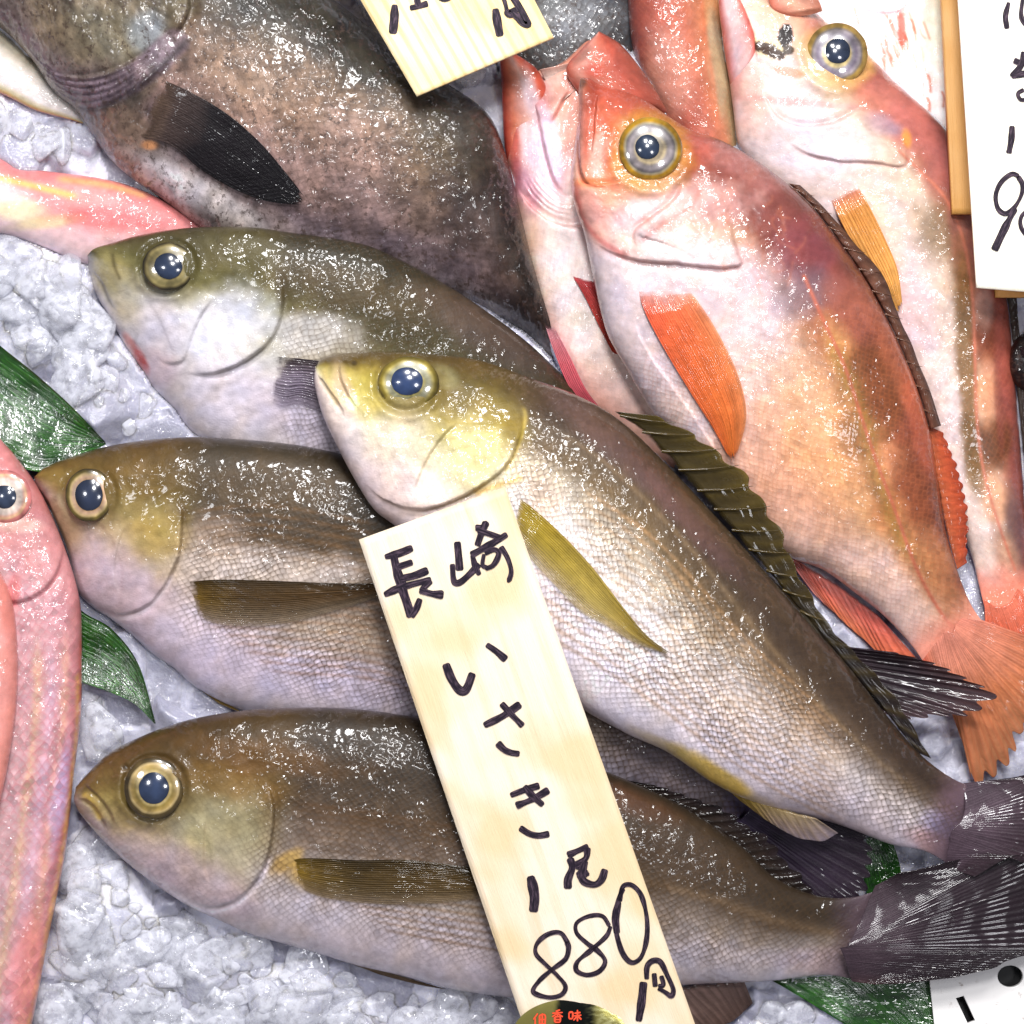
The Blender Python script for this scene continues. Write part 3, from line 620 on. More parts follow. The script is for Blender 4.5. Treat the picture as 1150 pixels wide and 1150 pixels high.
    eye(F, r, 459, 430, 31, 27, 18, [(.0, '#c8bb70'), (.58, '#a39758'), (.66, '#8f8d6c'), (.8, '#a39f80'), (.93, '#bfae60'), (1.0, '#8b7a2c'), (1.15, '#5a4c20')], '#20355c', h=.36, lift=2, px=(457, 428))
    fin('pectoral_fin', r, [(574, 553), (600, 572), (635, 604), (668, 640), (700, 682), (728, 715), (756, 735)], [(566, 596), (590, 622), (625, 660), (655, 690), (680, 703), (712, 722), (752, 736)], 0, 0,
        fcol([(0, '#9c841c'), (.25, '#b09836'), (.6, '#bca658'), (1, '#b0923a')], '#7e6820', .35, across=[(0, '#8f7818', .6), (.4, '#a28d3a', .1), (1, '#cdbb98', .7)]), rays=13, body=F, lift=4, nw=130, amp=1.4, ufade=.75, mem=.5)
    fin('pelvic_fin', r, [(630, 728), (650, 742), (672, 760), (690, 776)], [(628, 742), (645, 756), (668, 768), (690, 778)], lambda u, w: 128 - 4 * w + 0 * u, 0,
        fcol([(0, '#8a7448'), (1, '#a58a50')], '#4f3e22', .5), rays=3, nw=50, nu=30)
    fin('dorsal_fin', r, [(690, 462), (720, 484), (755, 520), (800, 570), (845, 622), (892, 678), (940, 735), (990, 795), (1030, 845)],
        [(745, 468), (806, 500), (850, 544), (880, 596), (903, 650), (942, 712), (986, 756), (1020, 802), (1046, 852)], lambda u, w: 108 - 22 * u + 3 * w, 0,
        fcol([(0, '#2e260f'), (.5, '#3d3213'), (.9, '#4a3d14'), (1, '#6a5820')], '#5a4a1a', .4, across=[(0, '#5b4a24', 0), (.45, '#2f261c', .4), (.7, '#201a1b', .85), (1, '#201920', .9)]), rays=13, mode='base', nu=340, nw=36, amp=.7, rag=.12, fray=.12, mem=.8)
    spines(r, [(690, 462), (720, 484), (755, 520), (800, 570), (845, 622), (892, 678), (940, 735), (990, 795), (1030, 845)], [(745, 468), (806, 500), (850, 544), (880, 596), (903, 650), (942, 712), (986, 756), (1020, 802), (1046, 852)], np.linspace(.02, .6, 11), lambda u: 110 - 22 * u, lambda u: 113 - 22 * u, 1.9, '#4a3c1a', over=1.0, lead=.015, bend=1.5)
    fin('anal_fin', r, [(808, 878), (835, 892), (870, 905), (915, 918)], [(832, 900), (880, 934), (918, 946), (942, 936)], lambda u, w: 104 - 14 * w + 0 * u, 0,
        fcol([(0, '#c2a544'), (.6, '#9b8266'), (1, '#8b7a80')], '#7d6430', .4, across=[(0, '#c49c22', .8), (.3, '#b89a40', .5), (.5, '#9a8a90', .3), (1, '#9a90a0', .5)]), rays=8, mode='base', nu=90, nw=40)
    fin('tail_fin', r, [(1095, 878), (1112, 905), (1098, 940), (1066, 975)], [(1150, 872), (1230, 850), (1240, 900), (1225, 960), (1200, 985), (1150, 960), (1095, 985)], lambda u, w: 68 + 12 * np.sin(np.pi * u) + 14 * w, 0,
        fcol([(0, '#54444e'), (.25, '#54444e'), (.5, '#3a2c33'), (1, '#30242a')], '#2a1d24', .5), rays=17, mode='base', nu=170, nw=90)
    return F

# ===== big dark fish (E) =====
def dark_fish():
    r = tag(empty('dark_fish', 350, 150), 'big dark brown mottled fish with a black pectoral fin, filling the upper left corner', 'fish')
    dor = [(-150, -60), (-100, -130), (0, -170), (120, -140), (250, -75), (350, -18), (430, 42), (500, 92), (548, 128), (570, 180), (585, 240), (600, 300), (622, 360), (680, 450)]
    ven = [(-150, -60), (-110, -20), (-50, 0), (0, 31), (35, 66), (59, 101), (83, 122), (101, 146), (122, 177), (150, 202), (174, 218), (215, 248), (280, 290), (370, 320), (470, 338), (545, 350), (610, 392), (660, 470)]
    F = Fish(dor, ven, 84, [0, 60, 70, 60, 46, 20, -20], [40, 30, 30, 22, 0, -16, -30], nu=520, nv=240, sharp=.4)
    F.col = F.grad([(-1, '#2a281f'), (-.62, '#332f25'), (-.42, '#544634'), (-.15, '#7c6252'), (.2, '#7e6660'), (.5, '#6b5858'), (.8, '#857874'), (1, '#948a84')], .3, 110)
    F.scal = .5 * sstep(230, 300, F.X)
    hm = sstep(205, 175, F.X + .5 * (F.Y - 60) + 14 * F.nz(40))
    F.mixc(hm * .75, F.grad([(-1, '#4a4638'), (0, '#67604a'), (.5, '#5f5648'), (1, '#5a4a4c')], .4, 60))
    F.blob(120, 40, 60, 30, 20, '#6f6850', .6, nz=1.2); F.blob(60, 30, 40, 20, 40, '#7d6c50', .6, nz=1.2); F.blob(165, 35, 24, 20, 0, '#66707a', .6, nz=1)
    F.blob(330, 110, 120, 45, 20, '#8c7058', .5, nz=.9); F.blob(270, 80, 60, 26, 30, '#86705c', .5, nz=.9); F.blob(400, 190, 70, 55, 30, '#90766e', .5, nz=.9)
    F.blob(500, 200, 60, 60, 30, '#54452e', .6, nz=.9); F.blob(540, 250, 60, 60, 40, '#352e32', .7, nz=.8); F.blob(440, 300, 110, 40, 20, '#60545c', .6, nz=.9); F.blob(540, 150, 40, 35, 30, '#3d3834', .7, nz=.7)
    F.blob(235, 222, 70, 15, 32, '#b8aeac', .85, .4, nz=.4); F.blob(190, 205, 40, 14, 35, '#cfc6cc', .8, nz=.4); F.blob(150, 185, 40, 14, 40, '#b39a92', .7, nz=.5); F.blob(140, 140, 36, 22, 20, '#7b634e', .7, nz=.7)
    F.blob(168, 163, 9, 5, 0, '#b0783a', .8)
    F.blob(20, 45, 50, 13, 50, '#6d5a62', .8, nz=.6)
    # loose gill skin
    for k in range(6):
        o = k * 7.5
        F.crease([(20 - k, 40 + o * .8), (55, 78 + o * .55), (88, 86 + o * .95), (125, 80 + o), (160, 62 + o * .75), (195, 38 + o * .55)], 4.5, 8, 3, 2.6, 1, '#3b3036', .5)
    m, _, al = pl_dist(F.X, F.Y, [(20, 55), (60, 98), (95, 106), (130, 98), (165, 76), (196, 48)])
    F.mixc(.8 * sstep(20, 12, m + 5 * F.nz(20)) * F.up * sstep(0, .1, al), '#6b5a64')
    for k in range(5):
        o = k * 8
        F.line([(30, 50 + o * .7), (60, 84 + o * .5), (92, 90 + o), (125, 84 + o), (160, 66 + o * .7)], 2, '#3a2c34', .6)
    F.line([(84, 122), (110, 124), (150, 100), (190, 66), (215, 40)], 4, '#2a2226', .7)
    F.crease([(195, -30), (212, 0), (206, 25), (192, 42)], 6, 20, 4, 5, 1, '#22201e', .6)
    F.blob(605, 350, 34, 60, -40, '#1c181a', .9, nz=.5); F.disp += 7 * F.nz(28, 9) * hm + 3 * F.nz(60, 3) + 1.8 * F.nz(14, 4)  # tail end painted near black, putting the gap's shade into its colour
    F.col = F.col * np.clip(1 + 1.0 * F.nz(9, 51, 3) + 1.1 * F.nz(34, 52, 3), .25, 1.9)[..., None]
    F.build(r, M_DARK)
    fin('pectoral_fin', r, [(176, 86), (215, 104), (255, 128), (292, 160), (322, 195), (343, 222)], [(150, 152), (190, 162), (225, 190), (262, 212), (300, 226), (338, 230)], 0, 0,
        fcol([(0, '#6b5646'), (.14, '#4a3c38'), (.35, '#1c181b'), (1, '#121014')], '#0c0a0c', .4), rays=19, body=F, lift=6, nw=120, amp=.5)
    fin('pelvic_fin', r, [(168, 205), (185, 214), (215, 232), (250, 254)], [(166, 211), (184, 222), (212, 240), (246, 256)], lambda u, w: 45 + 0 * u * w, 0, fcol([(0, '#6b5a70'), (1, '#4a3c50')], '#2c2230', .5), rays=3, nw=40, nu=24)
    return F

# ===== red fish in front (F) =====
RED_IRIS = [(.0, '#b8a878'), (.44, '#9a8a70'), (.52, '#c9b48a'), (.62, '#8f8584'), (.75, '#a59a9c'), (.86, '#70686c'), (.93, '#b8ac8c'), (1.0, '#c09018'), (1.1, '#b58a28'), (1.15, '#b08030')]
def red_front():
    r = tag(empty('red_fish', 850, 420), 'red and orange rockfish with closed mouth and broad orange pectoral fin in full view', 'fish', 'red rockfish at the upper right')
    dor = [(652, 87), (662, 88), (673, 94), (706, 104), (727, 114), (750, 130), (777, 146), (811, 158), (858, 186), (905, 225), (940, 268), (972, 314), (1000, 366), (1026, 425), (1043, 480), (1053, 540), (1062, 595), (1075, 640), (1090, 678), (1106, 702)]
    ven = [(652, 87), (650, 100), (650, 125), (645, 165), (641, 205), (646, 232), (656, 262), (666, 311), (681, 372), (702, 411), (733, 463), (780, 520), (830, 575), (880, 622), (924, 640), (959, 665), (993, 692), (1024, 725), (1040, 748)]
    F = Fish(dor, ven, 62, [78, 76, 72, 66, 56, 46], [92, 84, 74, 50, 40, 36], nu=560, nv=240, flat=.85)
    F.col = F.grad([(-1, '#6e443a'), (-.8, '#844e40'), (-.55, '#a06448'), (-.3, '#ae8058'), (0, '#c49a74'), (.4, '#cca890'), (1, '#d6bcb8')], .2, 90)
    F.scal = .6 * sstep(330, 430, F.Y + .2 * (F.X - 800))
    X, Y = F.X, F.Y
    F.blob(740, 330, 120, 90, 60, '#d8c6cc', .75, nz=.4); F.blob(700, 360, 50, 100, -20, '#dccccf', .8, nz=.3)
    F.blob(850, 330, 60, 45, 50, '#dcc6cc', .7, nz=.8); F.blob(860, 420, 50, 90, -30, '#dccbcc', .6, nz=.6); F.blob(800, 480, 50, 70, -30, '#e2d2d2', .7, nz=.5)
    F.blob(880, 520, 70, 80, -30, '#e2a884', .6, nz=.6); F.blob(930, 480, 50, 90, -25, '#e3ae7c', .6, nz=.5); F.blob(905, 620, 60, 40, 30, '#e6b9a0', .6, nz=.5); F.blob(1000, 660, 60, 36, 40, '#e8cbc2', .8, nz=.4); F.blob(930, 630, 90, 14, 25, '#ecc9b8', .6)
    # brown saddles along the back
    F.blob(800, 205, 60, 34, 35, '#96564c', .7, nz=.9); F.blob(870, 245, 70, 30, 45, '#84504a', .8, nz=.8); F.blob(905, 290, 55, 34, 55, '#8a4c52', .75, nz=.8)
    F.blob(820, 180, 60, 14, 28, '#b5807a', .6, nz=1.)
    F.blob(905, 330, 26, 34, 60, '#7d6a70', .7, nz=.9); F.blob(955, 345, 40, 26, 60, '#a86a58', .6, nz=.6); F.blob(950, 405, 16, 46, -25, '#d9a36c', .75, nz=.4)
    F.blob(985, 430, 34, 52, -20, '#7c4e30', .85, .3, nz=.5); F.blob(1010, 410, 14, 80, -24, '#b06a4c', .6); F.blob(970, 488, 32, 24, 30, '#86603a', .6, .5, nz=.8)
    F.blob(1000, 520, 20, 24, 0, '#d99c74', .8, .3, nz=.5); F.blob(1025, 560, 22, 70, -10, '#8a5236', .8, nz=.5); F.blob(1000, 575, 20, 26, 0, '#c98c60', .7); F.blob(1035, 480, 12, 60, -14, '#c0694a', .6)
    F.blob(1052, 640, 20, 50, -20, '#b5805a', .8, nz=.5); F.blob(1085, 690, 26, 18, 40, '#9c7a58', .8, nz=.5); F.blob(1025, 625, 18, 40, -25, '#c79060', .6, nz=.7)
    F.line([(925, 365), (950, 420), (972, 478), (985, 530), (1005, 590), (1030, 640)], 9, '#a08038', .65, nz=1.); F.line([(935, 420), (955, 475), (975, 530), (1000, 590)], 6, '#7d5f38', .4, nz=1.5)
    F.line([(903, 310), (925, 360), (948, 410), (968, 470), (985, 520), (1006, 575), (1030, 640), (1058, 690), (1078, 712)], 2.2, '#c07058', .85, taper=False)
    # head
    F.blob(680, 215, 36, 50, 0, '#e09a78', .7, nz=.6); F.blob(672, 140, 24, 50, 10, '#c65a3c', .8, nz=.5); F.blob(700, 110, 40, 18, 20, '#b05a44', .75, nz=.7); F.blob(775, 165, 26, 24, 0, '#b8604e', .7, nz=.8)
    F.blob(663, 105, 10, 22, 0, '#8a3a2a', .7, nz=.5); F.blob(672, 175, 10, 24, 5, '#e2bcae', .8, nz=.4); F.blob(665, 205, 22, 6, 0, '#e08850', .8); F.blob(690, 170, 14, 40, 0, '#cf6a48', .5)
    F.blob(735, 235, 60, 20, -20, '#e0c4c6', .8, nz=.8); F.blob(780, 235, 60, 30, -10, '#dcb0a8', .6, nz=1.); F.blob(780, 262, 50, 14, 5, '#c8b090', .4, nz=1); F.blob(765, 285, 60, 22, 5, '#dccccc', .6, nz=.9); F.blob(690, 270, 40, 14, 35, '#e8c0b0', .6)
    F.blob(665, 235, 14, 26, -20, '#e0a8a0', .7); F.line([(646, 200), (652, 240), (672, 268), (710, 292)], 4, '#c8504c', .55, nz=.5)
    for i in range(26):
        x = random.uniform(790, 905); y = random.uniform(215, 320); F.line([(x, y), (x + random.uniform(-10, 10), y + random.uniform(6, 22)), (x + random.uniform(-16, 16), y + random.uniform(16, 34))], 1.6, '#c07a5c', .22, nz=1)
    F.crease([(820, 240), (822, 262), (828, 285), (832, 298), (800, 300), (760, 296), (715, 292), (680, 280), (655, 262)], 4.4, 30, 2.4, 4, 1, '#b05a50', .5)
    F.crease([(770, 200), (756, 225), (730, 246), (712, 262), (716, 280)], 4, 22, 2.5, 3, -1, '#c8705c', .5)
    F.line([(790, 205), (775, 232), (740, 255), (715, 275)], 3, '#c07060', .4, nz=1.5)
    F.crease([(656, 92), (652, 120), (650, 160), (655, 200), (672, 208), (690, 200)], 4, 10, 3, 3, -1, '#a03a28', .6)
    F.crease([(672, 100), (668, 140), (664, 180)], 3, 8, 3, 2.5, -1, '#a8452e', .6)
    F.crease([(648, 205), (668, 208), (700, 204)], 3, 9, 2.5, 3, 1, '#b0482c', .5)
    F.blob(652, 92, 7, 7, 0, '#3a201c', .7, nz=.8)
    F.dome(730, 168, 42, 8, 3); F.blob(730, 170, 46, 46, 0, '#bf8a30', .75, .25)
    F.disp += 2.6 * F.nz(60, 3) + 1.4 * F.nz(18, 4) + (5 * F.nz(22, 8) + 6 * F.nz(50, 9)) * sstep(340, 250, F.Y)
    # pectoral hollow and belly fold
    F.crease([(708, 345), (725, 390), (760, 440), (800, 500), (830, 560)], 3, 16, 2, 5, 1, None)
    F.build(r, M_RED, '#d88c78')
    eye(F, r, 730, 167, 32, 32, 13.5, RED_IRIS, '#1c2c44', h=.42, lift=3, px=(727, 165))
    fin('pectoral_fin', r, [(716, 318), (722, 345), (745, 390), (775, 440), (800, 480), (822, 520)], [(768, 318), (792, 350), (814, 388), (832, 430), (838, 470), (826, 516)], 0, 0,
        fcol([(0, '#e8d4d4'), (.06, '#dca8a0'), (.14, '#d8583c'), (.4, '#e06a38'), (1, '#e08030')], '#c85428', .25, across=[(0, '#d85a3c', .5), (.5, '#e07c48', .3), (1, '#e8a468', .7)]), rays=17, body=F, lift=5, nw=120, amp=1.2, ufade=.45, fade=(.2, 0), mem=.78)
    fin('dorsal_fin', r, [(885, 206), (915, 236), (950, 282), (985, 336), (1012, 392), (1034, 448), (1044, 482)], [(900, 208), (930, 236), (958, 270), (990, 306), (1016, 366), (1044, 436), (1057, 478)], lambda u, w: 70 - 10 * u + 5 * np.sin(np.pi * w), 0,
        fcol([(0, '#8a5a48'), (.6, '#6d4a3a'), (1, '#4a3530')], '#5b3a30', .5), rays=13, mode='base', nu=240, nw=24, amp=2.5, rag=.15)
    spines(r, [(885, 206), (915, 236), (950, 282), (985, 336), (1012, 392), (1034, 448), (1044, 482)], [(900, 208), (930, 236), (958, 270), (990, 306), (1016, 366), (1044, 436), (1057, 478)], np.linspace(.03, .93, 11), lambda u: 72 - 10 * u, lambda u: 74 - 10 * u, 1.2, '#6a4838', .03, 1.04, .5)
    fin('soft_dorsal_fin', r, [(1042, 478), (1050, 530), (1060, 590), (1074, 640)], [(1060, 486), (1078, 530), (1088, 575), (1086, 632)], lambda u, w: 56 - 8 * w + 0 * u, 0,
        fcol([(0, '#b0603c'), (.5, '#d0603a'), (1, '#b04428')], '#8a3420', .45), rays=12, mode='base', nu=120, nw=30, amp=.6, fray=.12, mem=.8)
    fin('anal_fin', r, [(868, 606), (905, 634), (950, 662), (985, 690)], [(915, 668), (955, 706), (1000, 742), (1030, 740)], lambda u, w: 30 - 4 * w + 0 * u, 0,
        fcol([(0, '#dc8c84'), (.4, '#dc7868'), (1, '#e08a50')], '#c05a4a', .4, across=[(0, '#e0a0a4', .7), (.3, '#d87060', .3), (1, '#c05048', .6)]), rays=9, mode='base', nu=120, nw=60, amp=4, curl=8)
    fin('tail_fin', r, [(1102, 696), (1098, 722), (1072, 742), (1042, 752)], [(1170, 720), (1215, 770), (1185, 815), (1150, 830), (1138, 860), (1098, 886), (1084, 845), (1068, 795)], lambda u, w: 44 - 4 * w + 12 * np.sin(np.pi * u) * (1 - w), 0,
        fcol([(0, '#d88c78'), (.25, '#d68a70'), (.6, '#c87a50'), (1, '#a8704c')], '#a04c30', .5, across=[(0, '#d88070', .4), (.5, '#c88050', 0), (.85, '#c07848', 0), (1, '#e05a48', .8)]), rays=17, mode='base', nu=200, nw=100, amp=2.6, fray=.08, curl=6)
    return F

# ===== gaping red fish behind (G) =====
def red_gaping():
    r = tag(empty('red_fish', 650, 200), 'red rockfish with its mouth gaping wide, half hidden behind the front red one', 'fish', 'red rockfish at the upper right')
    dor = [(585, 70), (610, 74), (640, 62), (668, 38), (690, 52), (712, 70), (738, 105), (770, 150), (800, 200), (840, 260), (860, 320), (880, 400), (900, 470)]
    ven = [(585, 70), (574, 84), (568, 110), (566, 146), (568, 175), (576, 205), (582, 250), (596, 302), (614, 363), (638, 430), (680, 470), (740, 520), (820, 560)]
    F = Fish(dor, ven, 46, [0, 8, 8, 4, 0, 0], [12, 14, 8, 4, 0, 0], nu=330, nv=170)
    F.col = F.grad([(-1, '#c87a60'), (-.3, '#dca890'), (.2, '#ecd8d8'), (.6, '#ecd6cc'), (1, '#e2a890')], .2, 60)
    F.scal = .2 * np.ones_like(F.X)
    F.blob(610, 170, 24, 60, -10, '#e0bcc8', .8, nz=.5); F.blob(640, 130, 30, 60, 0, '#e2a08c', .7, nz=.6); F.blob(575, 150, 8, 60, -6, '#c8503c', .8, nz=.5); F.blob(600, 110, 14, 46, -20, '#d86c50', .7, nz=.6); F.blob(590, 215, 14, 30, -20, '#b87a98', .6)
    F.blob(615, 160, 12, 40, -12, '#ded0e4', .8, nz=.4); F.blob(680, 90, 36, 24, 30, '#c8644c', .8, nz=.6); F.blob(655, 75, 20, 12, -35, '#b04a34', .8)
    F.blob(600, 300, 14, 70, -12, '#f0cfba', .8); F.blob(640, 330, 26, 80, -14, '#e8dede', .8); F.blob(628, 400, 14, 60, -24, '#e8ccd0', .7); F.blob(650, 360, 18, 12, 0, '#d9cdb8', .5)
    F.crease([(580, 210), (592, 228), (612, 245), (640, 255), (668, 250)], 9, 26, 5, 5, 1, '#9a4a3c', .6)
    for k in range(5): F.crease([(585 + 4 * k, 200 - 2 * k), (600 + 4 * k, 222 - 3 * k), (620 + 3 * k, 238 - 4 * k), (648, 246 - 6 * k)], 3, 6, 2.5, 2.2, 1, '#a87a88', .5)
    F.crease([(592, 100), (604, 130), (612, 165), (622, 200), (640, 225)], 4, 14, 3, 3.5, -1, '#c05a48', .5)
    F.crease([(640, 100), (628, 120), (618, 140)], 5, 14, 4, 4, 1, '#c07060', .4)
    F.disp += 3 * F.nz(40, 3) + 2 * F.nz(15, 4)
    F.build(r, M_RED)
    fin('mouth_lining', r, [(606, 78), (640, 70), (664, 56)], [(626, 118), (636, 110), (656, 92)], lambda u, w: 48 - 10 * np.sin(np.pi * u) + 0 * w, 0,
        fcol([(0, '#e4d0c4'), (1, '#dcbcac')], None, across=[(0, '#d89884', .6), (.3, '#e4d4ca', .3), (1, '#dcbcb0', .4)]), rays=1, amp=0, nu=40, nw=40, thick=3, rag=0, sunk=0, fade=(0, .2), mem=1)
    lobe(r, 'lower_jaw', [(573, 57), (588, 66), (604, 79), (616, 104), (628, 145), (634, 180)], [(573, 57), (562, 66), (563, 90), (564, 120), (566, 160), (572, 195)], 17, [44, 44, 30, 26], [40, 36, 22, 16],
         [(-1, '#c45a44'), (-.4, '#d8785c'), (0, '#dcb4ac'), (.5, '#d8886c'), (1, '#b83c2c')], M_RED, [(600, 120, 8, 40, -14, '#dccfd6', .7)])
    lobe(r, 'upper_jaw', [(673, 35), (695, 48), (716, 72), (738, 104), (752, 130)], [(673, 35), (652, 56), (636, 76), (644, 96), (672, 128)], 20, [50, 50, 46, 40], [56, 58, 50, 44],
         [(-1, '#8f5244'), (-.4, '#b05844'), (.2, '#c0705a'), (.7, '#d09484'), (1, '#c06450')], M_RED, [(655, 62, 14, 5, -40, '#8a6456', .6), (668, 80, 10, 8, 0, '#b84830', .6)])
    F.zat(700, 115)
    eye(F, r, 706, 114, 30, 28, 13, RED_IRIS, '#30405a', h=.36, lift=4)
    fin('pectoral_fin', r, [(640, 305), (655, 330), (672, 365), (690, 400)], [(664, 312), (680, 330), (700, 360), (712, 400)], 0, 0, fcol([(0, '#b84850'), (1, '#d85038')], '#a03828', .4), rays=8, body=F, lift=3)
    fin('pelvic_fin', r, [(611, 362), (622, 395), (640, 436), (668, 470)], [(622, 366), (640, 400), (660, 440), (690, 476)], lambda u, w: 26 + 14 * u + 0 * w, 0, fcol([(0, '#e0a8b0'), (.4, '#d86a74'), (1, '#c85060')], '#c04a58', .4), rays=5, nu=50, nw=60)
    return F

# ===== red fish on the right (H) =====
def red_right():
    r = tag(empty('red_fish', 980, 300), 'pale red rockfish at the right with dark sores beside its eye', 'fish', 'red rockfish at the upper right')
    dor = [(820, -22), (850, -14), (878, -8), (900, 0), (931, 27), (970, 56), (998, 85), (1050, 133), (1074, 164), (1090, 198), (1104, 250), (1120, 300), (1132, 345), (1139, 420), (1146, 500), (1152, 580), (1158, 640), (1160, 690)]
    ven = [(820, -22), (808, -10), (811, 30), (817, 76), (823, 122), (830, 165), (850, 200), (885, 240), (925, 290), (965, 350), (1000, 420), (1030, 490), (1060, 560), (1088, 616), (1100, 660), (1108, 692)]
    F = Fish(dor, ven, 48, [20, 24, 20, 16, 16, 30], [26, 24, 14, 10, 14, 30], nu=520, nv=200)
    F.col = F.grad([(-1, '#8c5048'), (-.76, '#9c5c50'), (-.58, '#b88068'), (-.36, '#d0b8a4'), (.2, '#d8c6c2'), (1, '#dcc4bc')], .15, 80)
    F.scal = .3 * sstep(200, 330, F.Y)
    F.blob(900, 150, 80, 40, 20, '#dcd0d4', .8, nz=.5); F.blob(880, 95, 50, 40, 0, '#dccac8', .7, nz=.5); F.blob(845, 110, 18, 50, -10, '#d8a898', .5, nz=.9); F.blob(900, 115, 60, 5, 5, '#c88c8c', .5, nz=1.2); F.blob(1010, 330, 30, 60, -20, '#d8b8c0', .5, nz=.9); F.blob(985, 260, 20, 50, -20, '#e0c4a0', .4, nz=.9); F.blob(1000, 120, 50, 24, 40, '#c88070', .7, nz=.8); F.blob(1020, 140, 30, 20, 45, '#b87068', .7, nz=.7); F.blob(992, 140, 22, 12, 20, '#a898a8', .6, nz=.9)
    F.blob(1060, 200, 20, 60, -25, '#a86a64', .8, nz=.5); F.blob(1058, 255, 28, 36, 0, '#8a745a', .8, nz=.9); F.blob(1082, 280, 12, 80, -8, '#b07468', .7, nz=.5)
    F.blob(820, 50, 12, 70, 0, '#d87c74', .6, nz=.6); F.blob(870, 20, 40, 26, 0, '#e2b49c', .6, nz=.8)
    F.blob(862, 52, 22, 12, 20, '#e8d8ac', .9, .3, nz=.6); F.blob(882, 40, 9, 13, 20, '#2a1204', 1., .15, nz=.9, nsc=9); F.blob(866, 58, 17, 7, 25, '#3a1806', .95, .2, nz=1.6, nsc=8); F.blob(885, 56, 6, 5, 0, '#3a2a1c', .9, .2, nz=1, nsc=8); F.blob(886, 80, 16, 5, 10, '#b88860', .6, .3, nz=1.5, nsc=9)
    # saddles near the lateral line
    F.blob(1086, 400, 12, 115, -3, '#86663a', .9, .4, nz=.7); F.blob(1112, 372, 18, 40, 5, '#844a34', .9, .35, nz=.5); F.blob(1128, 390, 10, 90, -4, '#a85e50', .8, nz=.4); F.blob(1105, 345, 10, 24, 0, '#c8a498', .7)
    F.blob(1112, 500, 24, 32, 10, '#6e4428', .92, .3, nz=.5); F.blob(1108, 440, 12, 34, 0, '#d8a07c', .8); F.blob(1118, 560, 18, 34, -15, '#d4a07c', .8); F.blob(1092, 515, 11, 40, -6, '#7d6238', .85, nz=.7); F.blob(1140, 600, 10, 50, -6, '#6a5458', .8); F.blob(1126, 620, 14, 30, -20, '#c09070', .7)
    F.blob(1122, 450, 5, 50, -3, '#8e4e44', .6); F.blob(1115, 665, 34, 30, 0, '#e89c88', .9); F.blob(1098, 600, 14, 50, -16, '#ecd4c4', .7)
    F.line([(1010, 170), (1060, 220), (1082, 270), (1092, 330), (1095, 400), (1097, 470), (1105, 530), (1122, 590), (1140, 640)], 2, '#c88068', .8, taper=False)
    F.crease([(1012, 150), (1018, 170), (1014, 186), (980, 182), (940, 180), (905, 172), (880, 155)], 2.4, 28, 1.4, 3, 1, '#c87a80', .8)
    F.crease([(975, 118), (935, 138), (900, 142), (872, 130), (855, 100)], 4, 20, 2.5, 3, -1, '#c87a78', .5)
    F.crease([(832, 10), (846, 40), (850, 70)], 3, 12, 3, 3, -1, '#d08070', .5)
    F.blob(1018, 156, 5, 10, -10, '#d8983c', .8)
    F.dome(940, 60, 38, 8, 3); F.blob(942, 64, 42, 40, 0, '#c8a45c', .7, .25)
    F.disp += 2.4 * F.nz(60, 3) + 1.4 * F.nz(18, 4)
    F.build(r, M_RED, '#e07a60')
    eye(F, r, 940, 60, 31, 31, 14, [(.0, '#b8a878'), (.42, '#b0a070'), (.5, '#d8c080'), (.6, '#a098a0'), (.72, '#8a7c90'), (.86, '#b0a4a8'), (.93, '#8d8078'), (1.0, '#b8964c'), (1.15, '#b08c48')], '#18263c', h=.42, lift=3, px=(941, 57))
    fin('pectoral_fin', r, [(932, 222), (946, 252), (968, 292), (990, 326), (1008, 352)], [(962, 206), (978, 235), (994, 268), (1008, 303), (1014, 346)], 0, 0, fcol([(0, '#d88878'), (.2, '#e09a50'), (1, '#e2ae60')], '#c07c34', .5), rays=7, body=F, lift=8, nu=60)
    lobe(r, 'lower_jaw', [(812, -24), (828, -6), (840, 18), (848, 44), (850, 70)], [(812, -24), (807, 0), (811, 40), (817, 80), (824, 115)], 15, [60, 62, 56, 48], [50, 48, 34, 24], [(-1, '#d06858'), (-.3, '#e0b8b4'), (.3, '#e0c4c4'), (1, '#cc6a60')], M_RED)
    lobe(r, 'upper_jaw', [(905, -34), (914, -12), (922, 6), (924, 14)], [(905, -34), (882, -24), (864, -8), (868, 10), (892, 20)], 9, [56, 54, 50], [56, 54, 50], [(-1, '#b87c68'), (.2, '#d8a890'), (1, '#cc7860')], M_RED)
    fin('dorsal_fin', r, [(1100, 240), (1120, 300), (1133, 350), (1140, 420), (1148, 500), (1156, 590)], [(1110, 235), (1134, 290), (1144, 350), (1152, 430), (1160, 500), (1166, 600)], lambda u, w: 22 + 6 * w + 0 * u, 0, fcol([(0, '#4a4038'), (1, '#3a302c')], '#241c1a', .5), rays=14, mode='base', nu=120, nw=20, rag=.2)
    fin('tail_fin', r, [(1160, 680), (1140, 702), (1106, 692)], [(1230, 760), (1180, 800), (1150, 775), (1108, 770)], lambda u, w: 30 - 10 * w + 0 * u, 0, fcol([(0, '#e07a60'), (.4, '#dc6848'), (1, '#c07848')], '#a84c30', .5), rays=12, mode='base', nu=120, nw=60, fray=.08)
    return F

